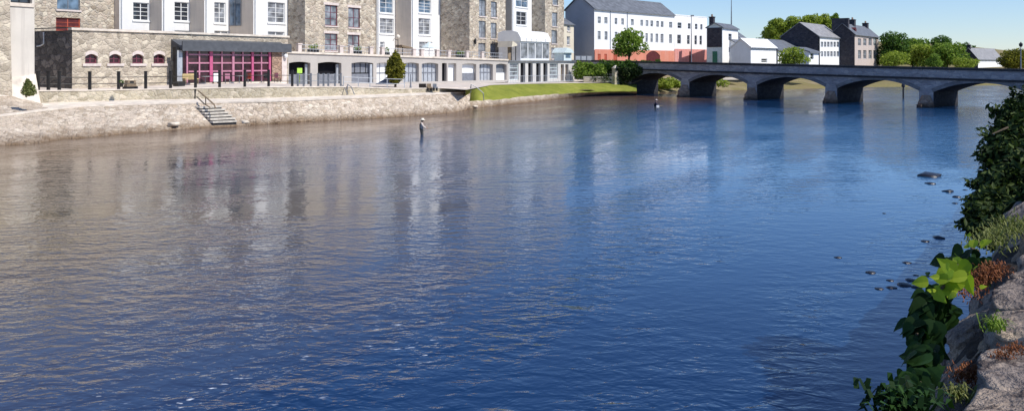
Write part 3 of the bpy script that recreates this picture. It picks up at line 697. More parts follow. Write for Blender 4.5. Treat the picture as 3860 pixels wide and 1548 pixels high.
# ---- weathered pier at the far left
fr = Frame(gp(-120, 57.5), VP, 1.6)
t_ = thing('rendered_pier', 'weathered pale rendered building end with stained panel at the far left', 'building', fr.loc(), fr.rz)
xa, xb, xr = fr.x(40), fr.x(120), fr.x(130)
m = MB(); zl = fr.z(80, 12); zt = 11.5
pierced(m, 0, xr, 0, zt, [(xa, xb + .02, zl, zl + 1.6)], .5); shell(m, 0, xr, 0, 9, 0, zt); m.build('wall', 'pier', t_)
window(t_, xa, xb + .02, zl, zl + 1.6, .3, 2, 2, 'black', 'glass')
MB().box(xa - .1, xb + .15, -.09, .2, zl - .28, zl - .003).build('sill', 'concrete', t_)
m = MB(); m.hexa([(-.5, -.75, 0), (xa - .25, -.75, 0), (xa - .25, -.002, 0), (-.5, -.002, 0)], [(-.5, -.4, zt), (xa - .35, -.4, zt), (xa - .35, -.002, zt), (-.5, -.002, zt)]); m.build('buttress', 'rubble_low', t_)
m = MB(); m.hexa([(-.6, -1.15, 0), (xr + .02, -.9, 0), (xr + .02, -.003, 0), (-.6, -.003, 0)], [(-.6, -.9, 1.5), (xr + .02, -.12, 2.5), (xr + .02, -.003, 2.5), (-.6, -.003, 1.5)]); m.build('plinth', 'concrete', t_)

# ---- low stone building with four small arched windows
fl = Frame(gp(272, 66), VP, 2.6); W_ = fl.x(1086); yb = fl.yback(128)
t_ = thing('low_stone_building', 'long low flat-topped rubble stone building with four small arched windows', 'building', fl.loc(), fl.rz)
HT = fl.z(272, 114)
ops = []
for a, b in ((321, 368), (412, 456), (499, 541), (579, 622)):
    ops.append((fl.x(a), fl.x(b), fl.z(a, 240), fl.z(a, 204), .22))
m = MB(); pierced(m, 0, W_, 0, HT, ops, .35)
m.quad((W_, 0, 0), (W_, 9, 0), (W_, 9, HT), (W_, 0, HT)); m.quad((0, 0, HT), (W_, 0, HT), (W_, 9, HT), (0, 9, HT)); m.build('wall', 'rubble_low', t_)
m = MB(); m.quad((0, 9, -.2), (0, 0, -.2), (0, 0, HT), (0, 9, HT)); m.build('side_wall', 'rubble_shade', t_)['label'] = 'stone side wall with shade painted dark'
m = MB(); m.box(-.12, W_ + .1, -.14, .4, HT + .003, HT + .2); m.build('coping', 'concrete', t_)
for a, b, c, d, r in ops:
    o = window(t_, a, b, c, d, .2, 2, 2, 'wine', 'glass_wine', .1, .06)
    MB().box(a - .25, b + .25, -.12, .1, c - .22, c - .004).build('sill', 'trim', o)
    k = MB()
    for i in range(8):
        p, q = a + (b - a) * i / 8, a + (b - a) * (i + 1) / 8; zp, zq = arch_z(p, a, b, d, r), arch_z(q, a, b, d, r)
        k.hexa([(p, -.03, zp + .003), (q, -.03, zq + .003), (q, .05, zq + .003), (p, .05, zp + .003)], [(p, -.03, zp + .3), (q, -.03, zq + .3), (q, .05, zq + .3), (p, .05, zp + .3)])
    k.build('lintel', 'trim', o)
k = MB(); x0 = -.06; k.tube([(x0, yb * .72, HT - .1), (x0, yb * .72, HT - 1.1), (x0, yb * .80, HT - 1.25), (x0, yb * .9, HT - 1.3)], .06, 8); k.build('drainpipe', 'whitewood', t_)
k = MB(); k.box(-.1, W_ * .0 + .3, -.02, yb + .5, HT + .201, HT + .26); k.build('roof_edge', 'black', t_)
# ---- conservatory
fc = Frame(fl.world(fl.x(690, -1.25), -1.25), VP, 2.7); Wc = fc.x(1082)
t_ = thing('conservatory', 'glazed dining room with pink window frames under a dark grey lean-to roof', 'conservatory', fc.loc(), fc.rz)
zt = fc.z(690, 188); zr = fc.z(690, 160)
m = MB(); m.hexa([(-.35, -.4, zt), (Wc + .25, -.4, zt), (Wc + .25, 1.24, zt + .2), (-.35, 1.24, zt + .2)], [(-.35, -.3, zt + .25), (Wc + .25, -.3, zt + .25), (Wc + .25, 1.24, zr + .3), (-.35, 1.24, zr + .3)]); m.hexa([(-.36, -.42, zt - .12), (Wc + .26, -.42, zt - .12), (Wc + .26, -.3, zt - .12), (-.36, -.3, zt - .12)], [(-.36, -.42, zr + .1), (Wc + .26, -.42, zr + .1), (Wc + .26, -.3, zr + .1), (-.36, -.3, zr + .1)]); m.build('roof', 'fascia', t_)
m = MB(); m.quad((.1, .14, 0), (Wc - 1.4, .14, 0), (Wc - 1.4, .14, zt), (.1, .14, zt)); m.build('glazing', 'glass_wine', t_)
m = MB(); m.quad((0, 1.2, 0), (0, .1, 0), (0, .1, zt), (0, 1.2, zt)); m.build('end_glazing', 'glass_blue', t_)
for px, wd, mt in ((706, .16, 'pink_lt'), (797, .34, 'pink'), (880, .26, 'pink_lt'), (953, .26, 'pink'), (1018, .26, 'pink')):
    x = fc.x(px); MB().box(x - wd / 2, x + wd / 2, 0, .2, 0, zt - .003).build('post', mt, t_)
for px in (753, 838, 917, 987):
    x = fc.x(px); MB().box(x - .07, x + .07, .03, .16, 0, zt - .003).build('mullion', 'pink_lt', t_)
xs = [fc.x(p) for p in (706, 797, 880, 953, 1018)]
for py, mt in ((206, 'pink_lt'), (238, 'pink_lt'), (270, 'pink_lt')):
    z = fc.z(720, py); m = MB()
    for a, b in zip(xs, xs[1:]): m.box(a + .18, b - .18, .05, .15, z - .07, z + .07)
    m.build('transom', mt, t_)
m = MB(); m.box(.05, Wc - .2, -.06, .02, 0, .34); m.build('base_wall', 'concrete', t_)
xw = fc.x(1026); m = MB(); m.box(xw, Wc - .75, .0, .25, 0, zt - .004); m.build('brick_panel', 'cutwater', t_)
m = MB(); m.box(Wc - .75, Wc - .05, -.05, .25, 0, zt - .004); m.build('corner_pillar', 'trim', t_)
MB().lathe([(.05, 0), (.2, .08), (.24, .26), (.2, .42), (.05, .5)], (Wc - .4, -.2, zt - .75), 10).build('wall_light', 'whitewood', t_)
xp, xq = fc.x(664, .2), fc.x(685, .2); m = MB(); m.box(xp, xq, .1, .4, 0, zt - .05); m.build('end_panel', 'zinc', t_)
m = MB(); m.box(xp - .16, xp - .002, .05, .42, 0, zt + .05); m.box(xp - .16, -.38, .05, .42, zt + .051, zt + .24); m.build('end_frame', 'black', t_)
# small things on the dining terrace
def on_terrace(px, py, Y): q = gp(px, Y); q.z = zof(py, Y); return q
def simple(name, label, cat, q, rz, parts, group=None):
    o = thing(name, label, cat, q, rz, group)
    for nm, mt, f in parts:
        k = MB(); f(k); k.build(nm, mt, o)
    return o
simple('bench', 'tan wooden bench against the left end of the pink-framed glazing', 'bench', gp(719, 73.2, 3.0), fc.rz, [
    ('seat', 'tan', lambda k: k.box(-.75, .75, -.22, .22, .42, .5)), ('backrest', 'tan', lambda k: k.box(-.75, .75, .16, .22, .55, .95)),
    ('leg', 'wood', lambda k: k.box(-.7, -.62, -.2, .2, 0, .42)), ('leg', 'wood', lambda k: k.box(.62, .7, -.2, .2, 0, .42))])
simple('menu_board', 'square white menu board standing before the dark conservatory panes', 'board', gp(815, 75.5, 3.0), fc.rz, [
    ('panel', 'white2', lambda k: k.box(-.32, .32, -.04, .0, .15, .95)), ('leg', 'wood', lambda k: k.box(-.3, -.24, -.02, .2, 0, .15)), ('leg', 'wood', lambda k: k.box(.24, .3, -.02, .2, 0, .15))])
def rtable(label, px, Y, r, mt, grp):
    simple('cafe_table', label, 'table', gp(px, Y, 2.95), 0, [('tabletop', mt, lambda k: k.lathe([(r, .70), (r, .74)], n=16)), ('stem', 'greymetal', lambda k: k.tube([(0, 0, .03), (0, 0, .70)], .04)), ('foot', 'greymetal', lambda k: k.lathe([(.26, 0), (.22, .03)], n=12))], grp)
rtable('round white cafe table just left of the white menu board', 774, 75.2, .45, 'white2', 'cafe tables outside the conservatory')
rtable('round pale cafe table between the third and fourth pink posts', 902, 78, .42, 'white2', 'cafe tables outside the conservatory')
rtable('dark round cafe table outside the right-hand conservatory panes', 985, 80, .42, 'greymetal', 'cafe tables outside the conservatory')
def chair(label, px, Y, rz, mt, mt2):
    simple('cafe_chair', label, 'chair', gp(px, Y, 2.95), rz, [('seat', mt, lambda k: k.box(-.22, .22, -.22, .22, .43, .48)), ('backrest', mt, lambda k: k.box(-.22, .22, .17, .22, .5, .95)),
        *[('leg', mt2, (lambda sx, sy: (lambda k: k.box(sx * .2 - .02, sx * .2 + .02, sy * .2 - .02, sy * .2 + .02, 0, .43)))(sx, sy)) for sx in (-1, 1) for sy in (-1, 1)]], 'cafe chairs outside the conservatory')
chair('pink rounded cafe chair to the right of the menu board', 858, 76.6, .4, 'pink_lt', 'greymetal')
chair('red cafe chair beside the fourth pink post', 935, 78.6, -.5, 'red', 'greymetal')
chair('black cafe chair under the right-hand conservatory panes', 1003, 80, .3, 'black', 'black')
chair('dark red cafe chair at the brick end of the conservatory', 1046, 81, .9, 'wine', 'black')
for px, lab in ((675, 'black square planter at the left foot of the conservatory'),):
    simple('planter', lab, 'planter', gp(px, 71.5, 2.82), fc.rz, [('box', 'black', lambda k: k.prism([(-.34, 0), (.34, 0), (.42, .45), (-.42, .45)], 'y', -.35, .35)), ('soil', 'bark', lambda k: k.box(-.38, .38, -.31, .31, .44, .458))])
simple('wooden_trough', 'weathered wooden trough with a black base behind the left railing', 'trough', gp(491, 67.6, 2.74), fc.rz, [('base', 'black', lambda k: k.box(-.55, .55, -.25, .25, 0, .2)), ('bin', 'wood', lambda k: k.prism([(-.45, .201), (.45, .201), (.34, .72), (-.34, .72)], 'y', -.22, .22)), ('lid', 'black', lambda k: k.box(-.18, .18, -.23, .2, .45, .66))])
simple('flower_pot', 'small dark flower pot hanging on the left railing post', 'pot', gp(458, 64.6, 3.0), 0, [('pot', 'black', lambda k: k.lathe([(.1, 0), (.2, .3), (.22, .32)])), ('plant', 'leaf_dark', lambda k: leaves(k, [((0, 0, .42), (.2, .2, .16))], 60, .07, RND))])

# ---- blocks of the tall building
ZB = 3.0; TALL = 15.5
def hip(par, x0, x1, y0, y1, z, h, mat='slate', over=.3, name='roof'):
    m = MB(); a, b, c, d = x0 - over, x1 + over, y0 - over, y1 + over; yc = (c + d) / 2
    m.add([(a, c, z), (b, c, z), (b, d, z), (a, d, z), (a, yc, z + h), (b, yc, z + h)], [(0, 1, 5, 4), (2, 3, 4, 5), (1, 2, 5), (3, 0, 4), (0, 3, 2, 1)]); return m.build(name, mat, par)
def block(label, P, px1, smat, fmat, specs, winmat, glass, sills=None, depth=12, side=None, H_=TALL, roof=True, name='hotel_block', zb=ZB, cols=2, rows=4, lint=None, fr_=.09):
    """one projecting block: front from P to column px1; specs = windows as pixel boxes"""
    f = Frame(P, VP, zb); W = f.x(px1); t_ = thing(name, label, 'building', f.loc(), f.rz)
    ops = []
    for s_ in specs:
        a, b, c, d = s_[:4]; xa, xb = f.x(a), f.x(b); pm = (a + b) / 2
        ops.append((xa, xb, max(.05, f.z(pm, d)), f.z(pm, c)))
    m = MB(); pierced(m, 0, W, 0, H_, ops, .22); m.quad((W, 0, 0), (W, depth, 0), (W, depth, H_), (W, 0, H_)); m.quad((W, depth, 0), (0, depth, 0), (0, depth, H_), (W, depth, H_)); m.build('wall', fmat, t_)
    m = MB(); m.quad((0, depth, 0), (0, 0, 0), (0, 0, H_), (0, depth, H_)); m.build('side_wall', smat, t_)
    for (xa, xb, za, zb_), s_ in zip(ops, specs):
        c_, r_ = (s_[4], s_[5]) if len(s_) > 5 else (cols, rows); wm = s_[6] if len(s_) > 6 else winmat; gm = s_[7] if len(s_) > 7 else glass
        o = window(t_, xa, xb, za, zb_, .12, c_, r_, wm, gm, fr_, .05, 'window', sills)
        if lint: MB().box(xa - .2, xb + .2, -.03, .1, zb_ + .003, zb_ + .3).build('lintel', lint, o)
    if name == 'white_bay':
        k = MB(); k.tube([(.2, -.08, 0), (.2, -.08, H_ - .2)], .05, 6); k.build('downpipe', 'zinc', t_)
    if roof: hip(t_, 0, W, 0, depth, H_ + .003, 2.6)
    return f, t_, W
P_A = gp(1150, 92)
up_win = lambda a, b, ys: [(a, b, c, d) for c, d in ys]
fA, tA, WA = block('broad rubble stone block with burgundy paired windows left of the conical bush', P_A, 1416, 'rubble', 'rubble',
    [(1225, 1272, 20, 98, 2, 3), (1313, 1357, 30, 105, 2, 2), (1225, 1272, 127, 192, 2, 3), (1312, 1355, 132, 195, 2, 2), (1225, 1272, -92, -14, 2, 3), (1313, 1357, -80, -6, 2, 2)], 'wine', 'glass_lt', 'trim', name='stone_block', lint='trim')
# chain of white bays to the left, each set back behind its neighbour
def chain(f, px_side, px_left):
    """corner of the next bay to the left: back along f's side to px_side, then left to px_left"""
    yb = f.yback(px_side); C = f.world(0, yb); g = Frame(C, VP); return g.world(g.x(px_left)), C
cur = fA; lab = ['widest, with a blue-grey pane on its shaded side', 'third from the left', 'second from the left above the low stone wall', 'leftmost, next to the plain stone block']
spec = [(955, 1085, [(1010, 1074, 10, 87), (1010, 1072, 120, 165), (1010, 1074, -90, -20)]), (770, 865, [(808, 850, 10, 88), (808, 870 - 8, 117, 165), (808, 850, -90, -20)]),
        (610, 715, [(658, 715 - 3, 9, 80), (658, 713, 116, 165), (658, 712, -90, -20)]), (450, 565, [(502, 562, 11, 78), (500, 562, 115, 160), (502, 562, -90, -20)])]
for (pl, pr, ws), lb, prev in zip(spec, lab, (1085, 955, 770, 610)):
    P, C = chain(cur, pr, pl)
    cur, tb, wb_ = block('white bay with paned windows, ' + lb, P, pr - .5, 'grey', 'white', [(a, b, c, d, 2, 4) for a, b, c, d in ws], 'whitewood', 'glass' if pl < 700 else 'glass_lt', 'whitewood', depth=10, name='white_bay')
    tb['group'] = 'white rendered bays of the tall riverside building'
    if pl == 955: bay4, bay4_t = cur, tb
y0_, y1_ = bay4.yback(908), bay4.yback(868)
zz0, zz1 = zof(95, bay4.depth(0, y0_)) - ZB, zof(-40, bay4.depth(0, y0_)) - ZB
m = MB(); m.box(-.05, -.003, y0_, y1_, zz0, zz1); sw = m.build('side_window', 'glass_blue', bay4_t)
m = MB(); m.box(-.09, -.052, (y0_ + y1_) / 2 - .05, (y0_ + y1_) / 2 + .05, zz0, zz1); m.box(-.09, -.052, y0_ - .08, y0_, zz0 - .1, zz1); m.box(-.09, -.052, y0_, y1_, zz0 - .1, zz0); m.build('frame', 'greymetal', sw)
# ---- plain stone block at the far left
P, C = chain(cur, 431, 128)
fS, tS, WS = block('plain rubble stone block with red boarded opening above the low stone building', P, 430.5, 'rubble', 'rubble', [(215, 302, -45, 38, 2, 2, 'greymetal', 'glass_blue'), (211, 303, 68, 118, 2, 3, 'red', 'darkred')], 'greymetal', 'glass', 'trim', name='stone_block', depth=9)
# ---- right chain: block B
P_B = gp(1770, 113)
fB, tB, WB_ = block('tall rubble stone block with two columns of narrow windows behind the arcade', P_B, 1906, 'rubble', 'rubble',
    [(1806, 1832, 0, 62, 2, 3), (1851, 1873, 7, 66, 2, 3), (1805, 1831, 80, 143, 2, 3), (1850, 1872, 87, 146, 2, 3), (1803, 1830, 163, 218, 2, 2), (1848, 1870, 165, 212, 2, 2), (1806, 1832, -95, -30, 2, 3), (1851, 1873, -85, -20, 2, 3)], 'greymetal', 'glass_lt', 'trim', name='stone_block', H_=15)
P, C = chain(fB, 1660, 1550)
f5, t5, w5 = block('white glazed bay left of the tall stone block, its upper wall half in shadow', P, 1659.5, 'grey', 'white', [(1578, 1625, 0, 50, 2, 4, 'whitewood', 'glass_blue'), (1578, 1622, 70, 132, 2, 4), (1578, 1625, -80, -14, 2, 4), (1580, 1630, 158, 185, 2, 2)], 'whitewood', 'glass_lt', 'whitewood', depth=9, name='white_bay')
P, C = chain(f5, 1490, 1420)
f6, t6, w6 = block('white glazed bay with tall blue windows right of the broad stone block', P, 1489.5, 'grey', 'white', [(1432, 1482, -10, 50, 2, 3, 'whitewood', 'glass_blue'), (1432, 1484, 70, 128, 2, 4), (1432, 1484, -85, -25, 2, 4), (1433, 1450, 158, 190, 1, 3)], 'whitewood', 'glass_lt', 'whitewood', depth=9, name='white_bay')
for q in (t5, t6): q['group'] = 'white rendered bays of the tall riverside building'
P_C = gp(2055, 131)
fC, tC, WC = block('narrow rubble stone block with a single column of windows at the right end', P_C, 2126, 'rubble', 'rubble', [(2081, 2101, 48, 100, 1, 3), (2079, 2100, 115, 165, 1, 3), (2078, 2098, 180, 222, 1, 2), (2083, 2104, -25, 20, 1, 3)], 'greymetal', 'glass_lt', 'trim', name='stone_block', H_=16.5, depth=14)
P, C = chain(fC, 2005, 1930)
f7, t7, w7 = block('white bay above the sunroom with one six-paned window', P, 2004.5, 'grey', 'white2', [(1946, 1985, 45, 95, 2, 3, 'whitewood', 'glass'), (1944, 1990, -20, 28, 2, 2, 'whitewood', 'glass_blue')], 'whitewood', 'glass_lt', 'whitewood', depth=9, name='white_bay', H_=15.5)
t7['group'] = 'white rendered bays of the tall riverside building'
P_D = gp(2118, 141)
fD, tD, WD = block('low cream house with small windows at the end of the stone blocks', P_D, 2163, 'cream', 'cream', [(2138, 2150, 95, 118, 1, 2), (2137, 2149, 138, 170, 1, 2)], 'whitewood', 'glass_lt', 'trim', name='cream_house', H_=8.7, depth=8)
# ================================================================== ARCADE
P1 = gp(1085, 87); P2 = gp(1915, 111)
vpa = 1930 + 3000 * (P2.x - P1.x) / (P2.y - P1.y)
fa = Frame(P1, vpa, 2.2); LA = fa.x(1915)
ta = thing('arcade', 'long low stone arcade of garage openings carrying the hotel terrace', 'arcade', fa.loc(), fa.rz)
OPN = [(1089, 1170, 'dark'), (1198, 1287, 'dark'), (1325, 1407, 'greypanel'), (1420, 1500, 'white'), (1520, 1579, 'whitegrey'), (1590, 1652, 'whitegrey'), (1666, 1684, 'dark1'), (1690, 1720, 'white'), (1742, 1795, 'whitehalf'), (1807, 1858, 'whitegrey'), (1870, 1910, 'greywhite')]
def zt_a(px): return lerp(px, [(1085, 5.06), (1500, 4.98), (1915, 4.78)]) - 2.2
ops = []
for a, b, k in OPN:
    c = (a + b) / 2; ops.append((fa.x(a), fa.x(b), .35, round(zt_a(c), 3), .14 if b - a > 30 else .05, k))
m = MB(); ops_f = [(*o[:3], 2.9, o[4]) if False else o[:5] for o in ops]
topf = lambda x: lerp(x, [(0, 3.78), (LA, 3.0)])
# every opening has its own bay of wall, split at the pier centres
cuts = [0] + [(ops[i][1] + ops[i + 1][0]) / 2 for i in range(len(ops) - 1)] + [LA]
for (a, b), o in zip(zip(cuts, cuts[1:]), ops_f): pierced(m, a, b, 0, 3.0, [o], .55, 0.0, topf)
m.quad((0, 9, 0), (0, 0, 0), (0, 0, 3.7), (0, 9, 3.7)); m.build('wall', 'arcade', ta)
m = MB(); m.quad((0, .4, topf(0)), (LA, .4, topf(LA)), (LA, 10, topf(LA)), (0, 10, topf(0))); m.build('terrace_deck', 'paving', ta)
m = MB(); m.hexa([(-.1, -.14, topf(0) + .003), (LA, -.14, topf(LA) + .003), (LA, .42, topf(LA) + .003), (-.1, .42, topf(0) + .003)], [(-.1, -.14, topf(0) + .22), (LA, -.14, topf(LA) + .22), (LA, .42, topf(LA) + .22), (-.1, .42, topf(0) + .22)]); m.build('terrace_edge', 'concrete', ta)
for a, b, c, d, r, k in ops:
    mt = {'dark': 'dark', 'dark1': 'dark', 'greypanel': 'greypanel', 'white': 'white2', 'whitegrey': 'zinc', 'whitehalf': 'white2', 'greywhite': 'greymetal'}[k]
    dpt = .85 if k == 'dark' else .5
    mm = MB(); mm.box(a - .05, b + .05, dpt, dpt + .1, -.1, d + .1); dr = mm.build('garage_door', mt, ta)  # dark ones paint the unlit garage interior behind the opening
    if k in ('dark', 'greypanel', 'whitehalf', 'greywhite'):
        mm = MB(); mm.box(a + .04, b - .04, dpt - .12, dpt - .02, .3, c + (d - c) * .44); mm.build('lower_panel', {'whitehalf': 'greypanel', 'greywhite': 'white2'}.get(k, 'greypanel'), dr)
    if k in ('whitegrey', 'white', 'greypanel') and b - a > 1.6:
        mm = MB(); n = 4
        for i in range(1, n): x = a + (b - a) * i / n; mm.box(x - .03, x + .03, dpt - .06, dpt - .002, .3, d - .1)
        mm.box(a, b, dpt - .05, dpt - .004, c + (d - c) * .45, c + (d - c) * .5); mm.build('door_rail', 'greypanel' if k != 'greypanel' else 'black', dr)
    if k in ('dark', 'greypanel'):
        mm = MB(); mm.box(b - .38, b - .08, dpt - .4, dpt - .14, .0, d - .25); mm.build('door_jamb', 'zinc', dr)
# parapet piers, rails and planters on the terrace edge
for px in (1128, 1285, 1322, 1398, 1442, 1560, 1590, 1648, 1692, 1760, 1818):
    x = fa.x(px, .1); mm = MB(); mm.box(x - .22, x + .22, -.08, .36, topf(x) + .222, topf(x) + 1.02); mm.box(x - .28, x + .28, -.14, .38, topf(x) + 1.021, topf(x) + 1.14); mm.build('parapet_pier', 'trim', ta)
px_p = (1128, 1285, 1398, 1442, 1560, 1590, 1648, 1692, 1760, 1818, 1900)
for a, b in zip(px_p, px_p[1:]):
    if b - a > 60 or a >= 1560:
        xa, xb = fa.x(a, .1) + .25, fa.x(b, .1) - .25; mm = MB(); z0, z1 = topf(xa), topf(xb)
        for h_ in (.55, 1.0): mm.tube([(xa, .1, z0 + h_), (xb, .1, z1 + h_)], .03, 6)
        n = max(3, int((xb - xa) / .35))
        for i in range(1, n): x = xa + (xb - xa) * i / n; mm.tube([(x, .1, topf(x) + .22), (x, .1, topf(x) + 1.0)], .015, 5)
        mm.build('terrace_railing', 'zinc', ta)
for px, lb in ((1180, 'left of the burgundy-windowed block'), (1345, 'below the right burgundy windows'), (1450, 'under the tall blue windows'), (1735, 'beneath the dark wall patch')):
    x = fa.x(px, .9); q = fa.world(x, .9, topf(x)); simple('planter_box', 'dark planter with low shrub on the hotel terrace ' + lb, 'planter', q, fa.rz, [('box', 'black', lambda k: k.box(-.6, .6, -.25, .25, .0, .6)), ('plant', 'leaf_mid', lambda k: leaves(k, [((-.25, 0, .8), (.35, .28, .3)), ((.3, 0, .85), (.33, .28, .36))], 120, .12, RND))], 'planters on the hotel terrace')
x = fa.x(1500, 1.2); q = fa.world(x, 1.2, topf(x)); simple('globe_lamp', 'globe lamp on a short post on the terrace above the conical bush', 'lamp', q, 0, [('post', 'black', lambda k: k.tube([(0, 0, 0), (0, 0, 2.3)], [.06, .04])), ('globe', 'hat', lambda k: k.lathe([(.05, 2.3), (.2, 2.4), (.26, 2.56), (.2, 2.74), (.04, 2.82)])), ('arm', 'black', lambda k: k.tube([(0, 0, 2.1), (-.5, 0, 2.3), (-.62, 0, 2.0)], .03))])
x = fa.x(1618, 1.6); q = fa.world(x, 1.6, topf(x)); simple('parasol', 'pale folded-out parasol on the terrace before the white bay', 'parasol', q, 0, [('pole', 'whitewood', lambda k: k.tube([(0, 0, 0), (0, 0, 2.0)], .04)), ('canopy', 'teal', lambda k: k.lathe([(1.15, 1.35), (1.12, 1.42), (.5, 1.85), (.06, 2.1)], n=8)), ('base', 'concrete', lambda k: k.lathe([(.3, 0), (.28, .1)]))])
x = fa.x(1508, 1.6); q = fa.world(x, 1.6, topf(x)); simple('canopy_awning', 'small brown-edged awning on the terrace right of the globe lamp', 'awning', q, fa.rz, [('cover', 'wood', lambda k: k.prism([(-.2, 1.3), (1.5, 1.1), (1.5, 1.25), (-.2, 1.55)], 'y', -.7, .7)), ('leg', 'black', lambda k: k.box(1.35, 1.42, -.6, -.53, 0, 1.1)), ('leg', 'black', lambda k: k.box(-.1, -.03, -.6, -.53, 0, 1.3))])
# hollow opening in the shaded side of the tall block, wall lamps
x_ = -.06; MB().box(x_, .02, 1.6, 2.3, 2.9, 3.6).build('vent_opening', 'dark', tB)
for px in (1787, 1891): x = fB.x(px); mm = MB(); z = fB.z(px, 155); mm.lathe([(.04, z - .5), (.16, z - .3), (.16, z + .2), (.05, z + .4)], (x, -.22, 0), 8); mm.box(x - .05, x + .05, -.22, -.003, z - .1, z); mm.build('wall_lamp', 'black', tB)

# ---- right wing of the arcade with tall narrow openings
P3 = gp(1916, 112); P4 = gp(2165, 126); vpw = 1930 + 3000 * (P4.x - P3.x) / (P4.y - P3.y)
fw = Frame(P3, vpw, 2.0); LW = fw.x(2165)
tw = thing('terrace_wing', 'pale low terrace wing with tall narrow dark openings under the sunroom', 'building', fw.loc(), fw.rz)
ops = [(fw.x(a), fw.x(b), .1, fw.z(a, t_)) for a, b, t_ in ((1962, 1980, 238), (1991, 2008, 238), (2021, 2038, 239), (2048, 2064, 239), (2114, 2126, 243), (2131, 2143, 243))]
ops2 = [(fw.x(1921), fw.x(1955), .5, fw.z(1930, 240)), (fw.x(2072), fw.x(2103), .5, fw.z(2080, 240))]
m = MB(); zt = fw.z(2000, 228); zt = 3.1; pierced(m, 0, LW, 0, zt, ops + ops2, .4); shell(m, 0, LW, 0, 10, 0, zt); m.build('wall', 'cream_grey', tw)
m = MB(); m.box(-.1, LW + .1, -.25, .3, zt + .003, zt + .16); m.build('terrace_edge', 'greymetal', tw)
for o in ops: k = MB(); k.box(o[0] - .02, o[1] + .02, .42, .48, 0, o[3] + .05); k.build('doorway', 'dark' if o[0] < fw.x(2100) else 'wood', tw)
for o in ops2: window(tw, o[0], o[1], o[2], o[3], .15, 1, 4, 'teal', 'glass_lt', .1, .08)
m = MB()
for px in range(1925, 2165, 6): x = fw.x(px, -1.2); m.tube([(x, -1.2, .0), (x, -1.2, 1.05)], .02, 5)
xa, xb = fw.x(1921, -1.2), fw.x(2165, -1.2)
for z in (.15, 1.05): m.tube([(xa, -1.2, z), (xb, -1.2, z)], .03, 6)
tag(m.build('grey_railing', 'zinc'), 'pale steel railing before the narrow dark openings of the terrace wing', 'railing'); o = bpy.data.objects['grey_railing']; o.location = fw.loc(); o.rotation_euler = (0, 0, fw.rz)
# ---- white sunroom on the terrace
f_ = Frame(fw.world(fw.x(1962, .6), .6), vpw, 2.0 + zt + .165); W = f_.x(2070)
ts = thing('sunroom', 'white framed glass sunroom with vaulted white roof on the terrace wing', 'sunroom', f_.loc(), f_.rz)
he = f_.z(1970, 156); ht = f_.z(1990, 116)
m = MB(); ops = []
n = 4
for i in range(n): a, b = W * i / n + .09, W * (i + 1) / n - .09; ops.append((a, b, .3, he - .25))
pierced(m, 0, W, 0, he, ops, .12); m.quad((W, 0, 0), (W, 4, 0), (W, 4, he), (W, 0, he)); m.quad((0, 4, 0), (0, 0, 0), (0, 0, he), (0, 4, he)); m.build('frame', 'whitewood', ts)
for a, b, c, d in ops: MB().quad((a, .08, c), (b, .08, c), (b, .08, d), (a, .08, d)).build('pane', 'glass_lt', ts)
m = MB(); prof = [(-.2, he + .003), (-.15, he + .5), (.4, ht - .25), (1.4, ht), (3, ht), (4, ht - .3), (4.1, he + .003)]; m.prism(prof, 'x', -.15, W + .15); m.build('roof', 'white2', ts)
m = MB()
for i in range(1, 6): x = W * i / 6; m.box(x - .03, x + .03, -.23, -.16, he + .02, he + .45)
m.build('roof_rib', 'zinc', ts)
simple('side_awning', 'dark-edged pale awning left of the white sunroom on the terrace', 'awning', fw.world(fw.x(1925, .8), .8, zt + .165), fw.rz, [('cover', 'cream', lambda k: k.prism([(0, 1.9), (1.3, 2.1), (1.3, 2.35), (.2, 2.75)], 'y', -.2, 2.4)), ('leg', 'black', lambda k: k.box(.05, .13, -.1, 0, 0, 1.9)), ('leg', 'black', lambda k: k.box(1.1, 1.18, -.1, 0, 0, 2.1)), ('curtain', 'wood', lambda k: k.box(.2, 1.05, .6, .7, 0, 1.9))])
# ---- pale teal kiosk at the end of the terrace
qk = gp(2140, 124.5); qk.z = 2.0 + zt + .16
simple('kiosk', 'pale teal pitched-roof kiosk at the right end of the terrace', 'kiosk', qk, fw.rz, [('wall', 'teal', lambda k: k.box(-1.1, 1.1, 0, 1.8, 0, 1.2)), ('window', 'glass_blue', lambda k: k.box(-.6, .7, -.05, -.003, .45, 1.0)), ('roof', 'teal', lambda k: k.prism([(-1.4, 1.203), (1.4, 1.203), (.9, 1.75), (-.5, 2.0)], 'y', -.3, 2.1))])

# ================================================================== RAILINGS, STEPS, SMALL THINGS BY THE PATH
def rail_run(label, pxs_, mt, hgt, rr, rail_z, wide=.1, name='railing'):
    o = thing(name, label, 'railing', wt_pt(pxs_[0]) + NIN * .2)
    P = [wt_pt(p) + NIN * .2 - o.location for p in pxs_]
    for i, p in enumerate(P):
        k = MB(); w_ = wide / 2; k.box(p.x - w_, p.x + w_, p.y - w_, p.y + w_, p.z + .09, p.z + hgt); k.box(p.x - w_ * 1.2, p.x + w_ * 1.2, p.y - w_ * 1.2, p.y + w_ * 1.2, p.z + hgt + .001, p.z + hgt + .05); k.build('post', mt, o)
    for z in rail_z:
        k = MB()
        for a, b in zip(P, P[1:]): k.tube([a + Vector((0, 0, z)), b + Vector((0, 0, z))], rr, 6)
        k.build('rail', mt, o)
    return o
rail_run('black iron railing of square posts and two thin rails on the low wall', [148, 187, 228, 343, 452, 554, 648, 742, 833, 928, 1018, 1107], 'black', 1.52, .034, (1.08, .55), .19)
rail_run('dark iron railing with slimmer posts before the dark garage openings', [1128, 1150, 1177, 1205, 1225, 1243, 1268, 1290], 'greymetal', 1.25, .03, (1.15, .6), .16)
rail_run('pale steel railing on the low wall near the conical bush', [1300, 1356, 1400, 1465, 1530], 'zinc', 1.0, .03, (.98, .5), .07)
